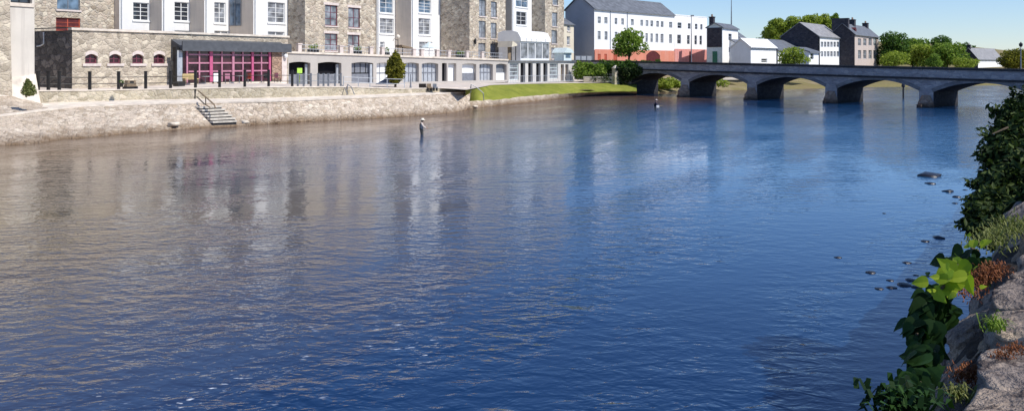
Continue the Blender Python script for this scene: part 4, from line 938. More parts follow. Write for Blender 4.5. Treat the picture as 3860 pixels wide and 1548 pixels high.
# taller gate post and handrail at the river steps
q = wb_pt(742); st = thing('river_steps', 'worn stone steps with a dark handrail going down to the water', 'steps', cop_pt(738))
O = st.location
s_top = wp(762, 392, 1.62) - O; dirn = (wp(862, 446, .25) - wp(790, 412, 1.15)); 
acrs = (wp(870, 409, 1.1) - wp(775, 414, 1.1))
tr = [(742, 838, 399), (752, 850, 409), (768, 860, 420), (775, 875, 431), (790, 888, 442), (800, 893, 452)]
tr = [(752, 838, 403, 1.52), (762, 850, 414, 1.28), (772, 862, 425, 1.04), (782, 876, 436, .8), (793, 888, 447, .55), (803, 894, 458, .3)]
for a, b, y, z in tr:
    def sp_(px, py):
        f = (lerp(px, WL) - py) / (lerp(px, WL) - lerp(px, COP)); Y = water_pt(px).y * (1 - f) + cop_pt(px).y * f - .55; return pp(px, py, Y)
    p, q = sp_(a, y) - O, sp_(b, y - 4) - O; n = NIN * 1.3; k = MB(); u = Vector((0, 0, -.13))
    k.hexa([p + u, q + u, q + n + u, p + n + u], [p, q, q + n, p + n]); tr_ = k.build('tread', 'steptread', st)
    k = MB(); e = -NIN * .05; e = NIN * .1; k.hexa([p + e + u * 2.4, q + e + u * 2.4, q + n + u * 2.4, p + n + u * 2.4], [p + e + u * 1.03, q + e + u * 1.03, q + n + u * 1.03, p + n + u * 1.03]); k.build('shadow_riser', 'bridge_cap', tr_)  # dark strip painting the shadow gap under each tread
k = MB(); p1 = wp(802, 462, .1) - O - NIN * .4; k.box(p1.x - .3, p1.x + .35, p1.y - .1, p1.y + .6, p1.z - .6, p1.z + .05); k.build('footing', 'bridge_cap', st)
k = MB(); a = wt_pt(742) + NIN * .15 - O; k.tube([a + Vector((0, 0, 1.1)), a + Vector((0, 0, .35)), wb_pt(736) - O + Vector((0, 0, .7)), wb_pt(735) - O - Vector((0, 0, .02))], .075, 8); k.build('gate_post', 'black', st)
k = MB(); k.tube([pp(748, 343, 63.5) - O, pp(775, 365, 62.8) - O, pp(808, 395, 62) - O, pp(812, 408, 61.6) - O], .06, 6); k.tube([pp(742, 365, 63.5) - O, pp(770, 392, 62.8) - O, pp(792, 405, 62) - O], .045, 6); k.tube([pp(775, 365, 62.8) - O, pp(776, 396, 62.8) - O], .04, 6); k.build('handrail', 'wood', st)
# little stair with handrails right of the garage openings
sh = thing('stair_handrail', 'grey stair handrail descending beside the low wall below the garage openings', 'handrail', wt_pt(1300)); O = sh.location
for a in ((1284, 318), (1310, 318)):
    k = MB(); Y = wt_pt(1300).y; k.tube([pp(a[0], a[1], Y) - O, pp(a[0] + 14, a[1] + 10, Y) - O, pp(a[0] + 26, a[1] + 38, Y - 1) - O], .045, 6); k.tube([pp(a[0], a[1], Y) - O, pp(a[0], a[1] + 20, Y) - O], .045, 6); k.build('handrail', 'greymetal', sh)
sh = thing('quay_handrail', 'thin dark handrail down the quay end where the path meets the lawn', 'handrail', cop_pt(1765)); O = sh.location; Y = cop_pt(1765).y
k = MB(); k.tube([pp(1772, 338, Y) - O, pp(1776, 318, Y) - O, pp(1800, 332, Y) - O, pp(1822, 352, Y) - O, pp(1824, 380, Y) - O], .05, 6); k.tube([pp(1776, 318, Y) - O, pp(1774, 350, Y) - O], .05, 6); k.build('handrail', 'greymetal', sh)
# boulders along the foot of the embankment
rk = random.Random(5)
def rock_mesh(r, sd, sub=2, rough=.35):
    bm = bmesh.new(); bmesh.ops.create_icosphere(bm, subdivisions=sub, radius=1)
    for v in bm.verts:
        p = v.co.copy(); q = noise.noise(p * 1.2 + Vector((sd, sd * .7, 0))) * rough + noise.noise(p * 3 + Vector((0, sd, sd))) * rough * .35
        m_ = max(abs(p.x), abs(p.y), abs(p.z)); p = p.lerp(p / m_ * .86, .4); v.co = Vector((p.x * r[0], p.y * r[1], p.z * r[2])) * (1 + q)
    me = bpy.data.meshes.new('rock'); bm.to_mesh(me); bm.free(); me.polygons.foreach_set('use_smooth', [True] * len(me.polygons)); return me
bl = [(310, 458, 'pale boulder below the coping at the left bend of the path'), (470, 455, 'pale rounded boulder left of centre on the stone slope'), (505, 450, 'squat pale boulder just right of the rounded one on the slope'), (530, 447, 'broad boulder midway between the coping bend and the steps'), (590, 462, 'low boulder nearer the steps on the slope'), (655, 468, 'flat boulder at the water line left of the steps'),
      (925, 460, 'stone at the water line right of the river steps'), (60, 505, 'flat stone on the shore at the far left'), (180, 505, 'long flat shore stone below the ramp'), (260, 500, 'angular shore stone below the coping bend'), (1660, 420, 'flat stone at the water line right of the left angler'), (1790, 402, 'pale stone at the foot of the quay end')]
for i, (px, py, lb) in enumerate(bl):
    z = lerp(py, [(440, .95), (470, .35), (510, .15)]) if px < 1400 else .15
    q = wp(px, py, z); me = rock_mesh((rk.uniform(.3, .5), rk.uniform(.26, .4), rk.uniform(.14, .22)), i * 3.1); me.materials.append(M['boulder'])
    o = bpy.data.objects.new('boulder', me); COL.objects.link(o); o.location = q; o.rotation_euler = (0, 0, rk.random() * 6); tag(o, lb, 'boulder', 'boulders along the embankment')
# lime sign, cone, seats, dark tarpaulin, bushes
simple('lime_sign', 'small square lime green sign hung in front of the first dark garage opening', 'sign', pp(1129, 290, 86.3), fa.rz, [('panel', 'signgreen', lambda k: k.box(-.3, .3, -.05, 0, .38, .95)), ('leg', 'leaf_mid', lambda k: k.box(-.05, .05, -.03, -.01, -.6, .379))])
q = gp(1548, 84, zof(350, 84)); simple('lamp_bollard', 'slim dark tapering lamp bollard on the terrace right of the conical bush', 'bollard', q, 0, [('post', 'greypanel', lambda k: k.lathe([(.3, 0), (.16, .3), (.07, .9), (.05, 1.9), (.02, 2.0)], n=10)), ('base', 'greypanel', lambda k: k.box(-.34, .34, -.34, .34, -.1, -.001))])
def seat(px, lb, mt, w_):
    q = gp(px, 83, zof(343, 83)); simple('low_bench', lb, 'bench', q, .4, [('seat', mt, lambda k: k.box(-w_, w_, -.25, .25, .3, .42)), ('backrest', mt, lambda k: k.box(-w_, w_, .2, .28, .421, .75)), ('leg', 'black', lambda k: k.box(-w_, -w_ + .1, -.2, .2, 0, .3)), ('leg', 'black', lambda k: k.box(w_ - .1, w_, -.2, .2, 0, .3))], 'low dark seats on the terrace')
seat(1595, 'dark brown low seat, leftmost of three beyond the lamp bollard', 'vest', .38); seat(1619, 'small brown low seat, middle of three on the terrace', 'wood', .24); seat(1641, 'narrow grey-brown seat, rightmost of three on the terrace', 'greymetal', .2)

rng = random.Random(11)
def bush(name, label, px, Y, zb, lobes, n, leaf, mat, cat='bush', group=None, seed=1, stem=None, gap=0):
    o = thing(name, label, cat, gp(px, Y, zb), 0, group); m = MB(); leaves(m, lobes, n, leaf, random.Random(seed), .2, .45, gap, seed); m.build('foliage', mat, o)
    k = MB(); k.tube([(0, 0, -.3), (.03, 0, lobes[0][0][2] * .9)], [stem or .08, (stem or .08) * .5], 6); k.build('stem', 'bark', o); return o
Yc = 84; zc = zof(325, Yc)
lb = []
for i in range(9):
    f = i / 8; z = .75 + f * 2.75; r = 1.12 * (sin(pi * min(1, (f * .9 + .13))) ** .7) * (1 - .35 * f) + .08; lb.append(((.06 * sin(i * 2), 0, z), (r, r, .5)))
bush('conical_bush', 'egg-shaped olive green clipped conifer standing before the arcade', 1490, Yc, zc, lb, 3600, .17, 'leaf_olive', seed=3, stem=.16)
simple('mound', 'dark grey tarpaulin at the left foot of the conical bush', 'mound', gp(1452, 84.6, zof(318, 84.6)), 0, [('cover', 'greypanel', lambda k: k.add([(-1.0, -.4, 0), (1.0, -.5, 0), (.9, .6, 0), (-.9, .6, 0), (-.1, .1, .55), (.75, .1, 1.35)], [(0, 1, 5, 4), (1, 2, 5), (2, 3, 4, 5), (3, 0, 4)]))])  # low dark grey mound beside the bush
bush('corner_bush', 'small yellow-green pointed bush at the foot of the rendered pier', 108, 54.8, zof(346, 54.8), [((0, 0, .0), (.50, .42, .34)), ((0, 0, .28), (.42, .36, .32)), ((-.05, 0, .52), (.28, .25, .26)), ((-.08, 0, .74), (.14, .13, .18))], 1700, .075, 'drygrass', seed=4)

# ---- hedge, ivy and shrubs at the bridge end
def hedge(name, label, pa_, pb_, z0, z1, th, n, leaf, mat, seed, cat='hedge'):
    o = thing(name, label, cat, pa_); d = pb_ - pa_; L_ = d.length; k = int(L_ / .9) + 1; lb = []; r_ = random.Random(seed)
    for i in range(k):
        p = d * ((i + .5) / k); hh = (z1(i / k) - z0(i / k)) / 2; lb.append(((p.x, p.y, z0(i / k) + hh - pa_.z), (.95, th, hh * r_.uniform(.88, 1.15))))
        for _ in range(2): lb.append(((p.x + r_.uniform(-.5, .5), p.y + r_.uniform(-.3, .3), z0(i / k) + hh * r_.uniform(.6, 1.8) - pa_.z), (.5, .5, .45)))
    m = MB(); leaves(m, lb, n, leaf, r_, .2, .5); m.build('foliage', mat, o); k = MB(); k.tube([(0, 0, -.5), tuple(d) ], .06, 6); k.build('stem', 'bark', o); return o
hedge('hedge', 'bright green bushy hedge between the terrace wing and the lawn', gp(2168, 124, 2.4), gp(2275, 124, 2.4), lambda f: 2.4, lambda f: 5.1 - .3 * f, 1.0, 3000, .2, 'leaf_mid', 5)
hedge('ivy_hedge', 'dark ivy hedge overhanging the road wall at the left end of the bridge', gp(2262, 125.5, 3.2), gp(2485, 121.3, 3.2), lambda f: 3.1 + .5 * f, lambda f: 5.35 - .15 * f, .9, 5000, .2, 'leaf_dark', 6)
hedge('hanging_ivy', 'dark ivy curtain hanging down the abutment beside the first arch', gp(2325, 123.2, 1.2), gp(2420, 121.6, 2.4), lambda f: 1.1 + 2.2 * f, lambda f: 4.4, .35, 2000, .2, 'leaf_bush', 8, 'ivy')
bush('clipped_shrub', 'low dark rounded clipped shrub at the top of the lawn', 2262, 123.5, 1.95, [((-.9, 0, .55), (1.0, .7, .6)), ((.5, 0, .6), (1.3, .8, .72)), ((1.4, 0, .45), (.7, .6, .5))], 1800, .14, 'leaf_bush', seed=9)
q = gp(2320, 123, 1.75); simple('mossy_pillar', 'pale green mossy stone pillar at the lawn corner by the bridge', 'pillar', q, .6, [('shaft', 'quay', lambda k: k.hexa([(-.5, -.4, -.3), (.5, -.4, -.3), (.5, .4, -.3), (-.5, .4, -.3)], [(-.36, -.32, 2.3), (.36, -.32, 2.3), (.36, .32, 2.3), (-.36, .32, 2.3)])), ('cap', 'concrete', lambda k: k.hexa([(-.46, -.42, 2.303), (.46, -.42, 2.303), (.46, .42, 2.303), (-.46, .42, 2.303)], [(-.1, -.1, 2.75), (.1, -.1, 2.75), (.1, .1, 2.75), (-.1, .1, 2.75)])), ('ivy', 'leaf_mid', lambda k: leaves(k, [((0, 0, .7), (.55, .5, .8))], 130, .12, rng))])
m = MB(); a, b = gp(2185, 123, 0), gp(2300, 120, 0)
simple('lawn_wall', 'low pale stone wall along the top of the lawn', 'wall', gp(2200, 123, 1.9), 0, [('wall', 'quay', lambda k: k.box(0, 5.2, 0, .4, 0, .75)), ('coping', 'concrete', lambda k: k.box(-.05, 5.25, -.05, .45, .753, .86))])
tree('round_tree', 'round green street tree in front of the long white building', 2372, 137, 4.2, 106, 124, 'leaf_mid', n=4200, leaf=.26, trunk=.2, seed=21, py_bot=212, nl=14, spread=.7)
# ================================================================== TOWN BEYOND THE BRIDGE
def house(name, label, pxs, pxc, pxe, Y, yeave, vp, zb, wallm, sidem, roofm, rise, wins=(), wmat='whitewood', gmat='glass', depth=None, roof='gable', group=None, ex=None, over=.25):
    f = Frame(gp(pxc, Y), vp, zb); W = f.x(pxe); D = depth or f.yback(pxs); hz = zof(yeave, Y) - zb
    t_ = thing(name, label, 'building', f.loc(), f.rz, group); ops = []
    for a, b, c, d in wins: ops.append((f.x(a), f.x(b), f.z((a + b) / 2, d), f.z((a + b) / 2, c)))
    m = MB(); pierced(m, 0, W, 0, hz, ops, .2); m.quad((W, D, 0), (0, D, 0), (0, D, hz), (W, D, hz))
    m.build('wall', wallm, t_)
    for x in (0, W):
        m = MB()
        if roof == 'gable': m.add([(x, D, 0), (x, 0, 0), (x, 0, hz), (x, D / 2, hz + rise), (x, D, hz)], [(0, 1, 2, 3, 4)])
        else: m.quad((x, D, 0), (x, 0, 0), (x, 0, hz), (x, D, hz))
        m.build('gable_wall', sidem, t_)
    m = MB(); v = over
    if roof == 'gable':
        th = .16; s_ = rise / (D / 2)
        for sg in (0, 1):
            y0, y1 = (-v, D / 2) if sg == 0 else (D + v, D / 2)
            z0, z1 = hz - v * s_ + .02, hz + rise + .02
            m.hexa([(-v, y0, z0), (W + v, y0, z0), (W + v, y1, z1), (-v, y1, z1)], [(-v, y0, z0 + th), (W + v, y0, z0 + th), (W + v, y1, z1 + th), (-v, y1, z1 + th)])
        m.build('roof', roofm, t_)
    elif roof == 'hip': hip(t_, 0, W, 0, D, hz + .003, rise, roofm, v)
    else: m.box(-.05, W + .05, -.05, D, hz + .003, hz + .2); m.build('roof', roofm, t_)
    if roof != 'flat' and W > 2: k = MB(); k.box(-.1, W + .1, -over - .1, -over + .02, hz - .2, hz - .06); k.build('gutter', 'greymetal', t_)
    for xa, xb, za, zb_ in ops: small_window(t_, xa, xb, za, zb_, .12, gmat, wmat)
    return f, t_, W, D, hz
def chimney(t_, x, y, z, w_=.9, d_=.6, h_=1.8, mat='darkgable', pots=2):
    m = MB(); m.box(x - w_ / 2, x + w_ / 2, y - d_ / 2, y + d_ / 2, z - 1.2, z + h_); m.box(x - w_ / 2 - .08, x + w_ / 2 + .08, y - d_ / 2 - .08, y + d_ / 2 + .08, z + h_ + .001, z + h_ + .18); o = m.build('chimney', mat, t_)
    for i in range(pots): k = MB(); k.lathe([(.13, 0), (.11, .5)], (x + (i - (pots - 1) / 2) * .42, y, z + h_ + .181), 8); k.build('chimney_pot', 'cutwater', o)
# ---- long white building with a terracotta ground floor
YW = 146; ZW = 4.3
U = [(2253, 2265), (2278, 2290), (2317, 2327), (2342, 2352), (2378, 2389), (2414, 2424), (2434, 2444), (2452, 2462), (2474, 2484), (2491, 2501), (2522, 2534)]
L2 = [(2253, 2264), (2279, 2290), (2317, 2327), (2342, 2352), (2414, 2424), (2433, 2442), (2452, 2461), (2471, 2481), (2490, 2501), (2522, 2533)]
def yu(px): return lerp(px, [(2258, (64, 88)), (2530, (84, 107))]) if False else (64 + (px - 2258) * .0735, 89 + (px - 2258) * .062)
def yl(px): return (118 + (px - 2258) * .046, 150 + (px - 2258) * .052)
wins = [(a, b, *yu(a)) for a, b in U] + [(a, b, *yl(a)) for a, b in L2]
fW, tW, WW, DW, hW = house('white_building', 'long white three-storey building with slate roof and terracotta ground floor', 2131, 2240, 2541, YW, 33, 4700, ZW, 'white2', 'greyblue', 'slate', 2.6, wins, 'zinc', 'glass_lt', depth=None)
# terracotta band, shop openings and arched gateway (a shallow skin standing proud)
x1 = fW.x(2430, -.06); zb0 = fW.z(2240, 186)
m = MB(); gx0, gx1 = fW.x(2436, -.12), fW.x(2488, -.12)
so_ = [(fW.x(a, -.12), fW.x(b, -.12), .0, fW.z(a, t_)) for a, b, t_ in ((2253, 2264, 204), (2278, 2288, 204), (2312, 2326, 204))]
pierced(m, 0, WW, 0, zb0, so_ + [(gx0, gx1, 0, min(zb0 - .1, fW.z(2460, 190)), .9)], .1, -.12); m.build('ground_floor', 'orange', tW)
m = MB(); m.box(gx0 - .1, gx1 + .1, -.04, -.015, 0, zb0 - .05); m.build('gateway', 'darkred', tW)
for a, b, c, d in so_: k = MB(); k.box(a, b, -.05, -.015, 0, d); k.build('door', 'red', tW)
k = MB(); k.box(-.15, WW + .1, -.2, -.003, hW - .22, hW - .02); k.build('gutter', 'white2', tW)
for px in (2300, 2364): x = fW.x(px); k = MB(); k.tube([(x, -.1, zb0), (x, -.1, hW - .2)], .07, 6); k.build('downpipe', 'zinc', tW)
# the lower flat-parapet wing of the same range
U2 = [(2554, 2569), (2593, 2603), (2620, 2629), (2640, 2648)]
wins = [(a, b, *yu(a)) for a, b in U2] + [(a, b, *yl(a)) for a, b in ((2553, 2567), (2590, 2600), (2618, 2627), (2637, 2646))]
PW = fW.world(WW + .02); 
fX, tX, WX, DX, hX = house('white_wing', 'lower white flat-roofed wing at the right end of the long white building', 2400, 2541.5, 2665, PW.y, 58, 4700, ZW, 'white2', 'white2', 'white2', 0, wins, 'zinc', 'glass', depth=11, roof='flat')
zb1 = fX.z(2600, 186)
m = MB(); pierced(m, .02, WX, 0, zb1, [(fX.x(2596), fX.x(2604), 0, zb1 - .5)], .1, -.12); m.build('ground_floor', 'orange2', tX)
k = MB(); k.box(fX.x(2596), fX.x(2604), -.04, -.015, 0, zb1 - .5); k.build('door', 'darkred', tX)
q = gp(2606, 140, 4.2); simple('street_lamp', 'tall thin grey street lamp in front of the white flat-roofed wing', 'street lamp', q, 0, [('post', 'greymetal', lambda k: k.tube([(0, 0, 0), (0, 0, zof(62, 140) - 4.2)], [.1, .06])), ('lantern', 'greymetal', lambda k: k.box(-.1, .45, -.12, .12, zof(62, 140) - 4.2 + .001, zof(62, 140) - 4.0))])
simple('garden_screen', 'blue-grey slatted fence below the grey gable of the white building', 'fence', gp(2168, 140, 4.0), .25, [('panel', 'zinc', lambda k: k.box(0, 3.3, 0, .1, 0, 2.1)), *[('post', 'greymetal', (lambda i: (lambda k: k.box(i * 1.05, i * 1.05 + .12, -.06, -.003, 0, 2.2)))(i)) for i in range(4)]])
# ---- narrow white house with the dark slated gable
fN, tN, WN, DN, hN = house('narrow_house', 'narrow white house with dark slated upper gable and a green door', 2664, 2723, 2782, 163, 104, 3900, 4.0, 'white2', 'teal', 'slate', .9, [(2746, 2758, 128, 152), (2747, 2758, 178, 198)], 'zinc', 'glass')
k = MB(); k.box(-.09, -.003, .1, DN - .1, fN.z(2723, 178), hN - .02); k.build('slate_hanging', 'darkgable', tN); chimney(tN, .6, DN * .72, hN + .8, 1.0, .9, 1.3, 'darkgable', 2)
k = MB(); k.box(-.1, -.012, DN * .32, DN * .62, 0, fN.z(2723, 194)); k.build('door', 'green', tN)
q = gp(2757, 200, 6); simple('radio_mast', 'very tall thin radio mast rising behind the narrow white house', 'mast', q, 0, [('pole', 'greymetal', lambda k: k.tube([(0, 0, 0), (0, 0, 9), (0, 0, zof(0, 200) - 4)], [.24, .16, .05])), *[('stay', 'greymetal', (lambda a: (lambda k: k.tube([(cos(a) * 3, sin(a) * 3, 0), (0, 0, 8)], .025, 5)))(a)) for a in (0, 2.1, 4.2)]])
f1, t1, W1, D1, h1 = house('curved_house', 'low white house with sloping front and dark garage beside the narrow house', 2760, 2782, 2830, 166, 168, 3900, 4.0, 'white2', 'white2', 'slate', 1.7, [], roof='gable', depth=6)
k = MB(); k.box(f1.x(2779), W1, -.08, -.003, 0, f1.z(2800, 197)); k.build('garage_door', 'greypanel', t1)
house('slate_cottage', 'small dark-roofed cottage glimpsed behind the white houses', 2772, 2790, 2816, 205, 146, 3900, 5, 'darkgable', 'darkgable', 'slate', 2.2, depth=6)
f2, t2, W2, D2, h2 = house('white_shed', 'long low white shed with a shallow roof between the houses and the shrub', 2812, 2830, 2926, 152, 178, 4600, 4.0, 'white2', 'white2', 'white2', 1.6, [(2870, 2892, 222, 236)], depth=4)
k = MB(); k.box(-.05, W2, -.1, -.004, h2 - .5, h2 - .35); k.build('fascia', 'zinc', t2)
house('grey_roofed_hall', 'long grey slate roof showing behind the shrub beside the dark gable', 2895, 2932, 3062, 161, 190, 4300, 4.0, 'white2', 'greyblue', 'slate', 2.3, depth=9)
house('low_white_house', 'little white house end with a dark window beside the dark gable', 3040, 3049, 3086, 150, 196, 4300, 4.0, 'white2', 'white2', 'slate', .8, [(3055, 3067, 201, 224)], 'zinc', 'glass', depth=5)
# ---- dark gable house and dark stone house
ws = [(a, a + 9, c, d) for c, d in ((158, 178), (194, 214)) for a in (3094, 3106, 3118, 3130, 3142, 3154)]
fG, tG, WG, DG, hG = house('gabled_white_house', 'white two-storey house with tall dark gable end and grey slate roof', 2944, 3086, 3173, 172, 137, 4300, 4.0, 'white2', 'darkgable', 'slate_lt', 3.0, ws, 'zinc', 'glass_lt')
k = MB(); k.tube([(-.02, -.12, 0), (-.02, -.12, hG)], .14, 6); k.build('downpipe', 'black', tG)
ws = [(a, a + 12, c, d) for c, d in ((146, 172), (190, 222)) for a in (3234, 3254, 3274, 3292)]
fK, tK, WK, DK, hK = house('chimneyed_house', 'tall pinkish stone house with dark end wall and three big chimneys', 3129, 3222, 3312, 182, 130, 4100, 4.0, 'pinkish', 'darkgable', 'slate', 2.5, ws, 'zinc', 'glass_lt')
chimney(tK, .62, DK * .6, hK + 2.1, 1.2, 3.6, 1.5, 'darkgable', 0); chimney(tK, WK * .38, DK * .5, hK + 2.3, 1.6, 1.2, 1.4, 'darkgable', 3); chimney(tK, WK * .92, DK * .5, hK + 2.2, 1.6, 1.2, 1.2, 'darkgable', 3)
k = MB(); k.prism([(WK * .16 - .6, 0), (WK * .16 + .6, 0), (WK * .16 + .6, .9), (WK * .16, 1.3), (WK * .16 - .6, .9)], 'y', DK * .12, DK * .4)
for i, v in enumerate(k.v): k.v[i] = (v[0], v[1], v[2] + hK + .45)
k.build('dormer', 'darkred', tK)
# ---- house at the far right
fR, tR, WR, DR, hR = house('far_white_house', 'white walled house with wide grey slate roof at the right beyond the trees', 3615, 3687, 3780, 215, 224, 4700, 3.2, 'white2', 'darkgable', 'slate_lt', 3.0, (), depth=None)
chimney(tR, .5, DR / 2, hR + 2.6, .8, .8, 1.2, 'darkgable', 1)
for i, (a, b, c, Y, y, lb) in enumerate(((3665, 3680, 3730, 290, 205, 'left of the far roofs above the white wall'), (3725, 3738, 3790, 300, 203, 'right-hand far grey roof above the white wall'))):
    house('distant_house', 'distant grey-roofed house, ' + lb, a, b, c, Y, y, 4800, 4, 'pinkish', 'darkgable', 'slate_lt', 2.0, depth=7)
q = gp(3848, 150, 3.8); simple('street_lamp', 'dark street lamp at the right edge beyond the bridge parapet', 'street lamp', q, 0, [('post', 'greymetal', lambda k: k.tube([(0, 0, 0), (0, 0, zof(178, 150) - 3.8)], [.12, .08])), ('lantern', 'black', lambda k: k.lathe([(.08, 0), (.28, .15), (.34, .6), (.1, .85), (.02, 1.0)], (0, 0, zof(178, 150) - 3.8), 8))])
q = gp(2870, 157, 4); tree('shrub_tree', 'broad bright green shrub behind the bridge parapet between white shed and dark gable', 2985, 140, 4.0, 178, 130, 'leaf_yel', n=2600, leaf=.24, trunk=.14, seed=31, py_bot=246, cat='shrub')
# ---- trees
tg = 'trees beyond the bridge right of the houses'
TR = [(3360, 200, 120, 120, 'leaf_dark', 'tall dark green tree directly right of the chimneyed house', 245, .42, 3200),
      (3372, 172, 196, 104, 'leaf_yel', 'low pale rounded bush under the dark tree by the chimneyed house', 250, .26, 1800),
      (3440, 205, 148, 110, 'leaf_mid', 'mid green tree with sloping top between the two dark trees', 248, .42, 2600),
      (3480, 190, 172, 100, 'leaf_yel', 'yellow-green tree in the middle of the row', 250, .38, 2400),
      (3552, 215, 136, 96, 'leaf_dark', 'dark green domed tree right of the middle of the row', 240, .42, 2600),
      (3570, 185, 164, 118, 'leaf_mid', 'bright leafy tree in front of the dark domed tree', 250, .36, 3000),
      (3522, 165, 205, 60, 'leaf_mid', 'small upright green shrub near the bright leafy tree', 252, .22, 1100),
      (3640, 180, 222, 90, 'leaf_yel', 'low pale bush left of the far white wall', 256, .24, 1300),
      (3820, 195, 188, 110, 'leaf_olive', 'olive brown tree right of the far white house', 258, .4, 2200)]
for i, (px, Y, yt, wd, mt, lb, yb_, lf, n) in enumerate(TR): tree('bushy_tree', lb, px, Y, 3.4, yt - 4, wd * 1.18, mt, None, tg, int(n * 1.9), lf * .8, .22, seed=40 + i, py_bot=yb_ + 5, gap=.12, nl=14)
for i, (px, yt, wd) in enumerate(((3420, 140, 22), (3452, 146, 18), (3478, 150, 20), (3500, 154, 18), (3640, 160, 40), (3668, 172, 34))):
    tree('distant_tree', ('slender dark treetop, %s in the gap between the dark trees' % ['first from the left', 'second from the left', 'third from the left', 'fourth from the left'][i]) if i < 4 else ['dark tree behind the far slate roof', 'small dark tree right behind the far roof ridge'][i - 4], px, 260, 4, yt, wd, 'leaf_dark', None, 'distant trees along the skyline', 420, .5, .2, seed=60 + i, py_bot=230, nl=5)
for i, (px, yt, wd, yb_, mt, lb) in enumerate(((2920, 72, 100, 150, 'leaf_yel', 'leftmost tree on the hill, sloping down to the left'), (2985, 62, 110, 150, 'leaf_yel', 'second tree on the hill above the dark gable'), (3050, 56, 110, 140, 'leaf_yel', 'third tree on the hill above the white house roof'), (3110, 52, 84, 140, 'leaf_yel', 'fourth tree on the hill, left of the chimneys'), (3150, 50, 44, 130, 'leaf_mid', 'darker topmost tree on the hill beside the chimneys'), (3190, 78, 60, 150, 'leaf_mid', 'tree on the hill hidden mostly by the chimneys'))):
    tree('hill_tree', lb, px, 280, 8, yt, wd, mt, None, 'trees on the hill behind the houses', 5200, .45, .3, seed=80 + i, py_bot=yb_ + 20, nl=13, gap=.0)
for i, (px, yt, wd) in enumerate(((2855, 140, 60), (2890, 128, 40))): tree('distant_tree', ['blue-green distant treetop behind the white shed', 'darker distant treetop left of the hill'][i], px, 300, 4, yt, wd, 'leaf_dark', None, 'distant trees along the skyline', 600, .5, .2, seed=95 + i, py_bot=200)
# a bright willow-like scrub on the bank seen through the first arch
for i, (px, y0, Y, n) in enumerate(((2475, 300, 133, 1600), (2520, 306, 135, 1500), (2690, 322, 141, 700))):
    bush('bank_scrub', ['yellow-green scrub on the bank seen through the first arch', 'pale scrub behind the right half of the first arch opening', 'low scrub on the bank behind the second arch'][i], px, Y, .6, [((-1.2, 0, .7), (1.3, .9, .8)), ((.5, .3, .9), (1.5, 1, 1.0)), ((1.8, 0, .6), (1.1, .8, .7))], n, .2, 'leaf_yel', 'scrub', 'scrub on the upstream bank', 100 + i)

# ================================================================== ANGLERS
def skin_body(name, V, Eg, mat, parent=None, sub=2):
    """V: {key: ((x,y,z), r)}, Eg: edges -> one continuous skinned surface"""
    ks = list(V); ix = {k: i for i, k in enumerate(ks)}
    me = bpy.data.meshes.new(name + '_skeleton'); me.from_pydata([V[k][0] for k in ks], [(ix[a], ix[b]) for a, b in Eg], [])
    o = bpy.data.objects.new(name + '_tmp', me); COL.objects.link(o)
    md = o.modifiers.new('s', 'SKIN'); md.use_smooth_shade = True
    for i, k in enumerate(ks):
        r = V[k][1]; r = r if isinstance(r, tuple) else (r, r); sv = me.skin_vertices[0].data[i]; sv.radius = r; sv.use_root = (i == 0)
    s2 = o.modifiers.new('b', 'SUBSURF'); s2.levels = sub; s2.render_levels = sub
    dg = bpy.context.evaluated_depsgraph_get(); dg.update(); e = o.evaluated_get(dg); m2 = bpy.data.meshes.new_from_object(e)
    bpy.data.objects.remove(o, do_unlink=True)
    m2.name = name; m2.materials.clear(); m2.materials.append(M[mat]); m2.polygons.foreach_set('use_smooth', [True] * len(m2.polygons))
    ob = bpy.data.objects.new(name, m2); COL.objects.link(ob)
    if parent is not None: ob.parent = parent
    return ob
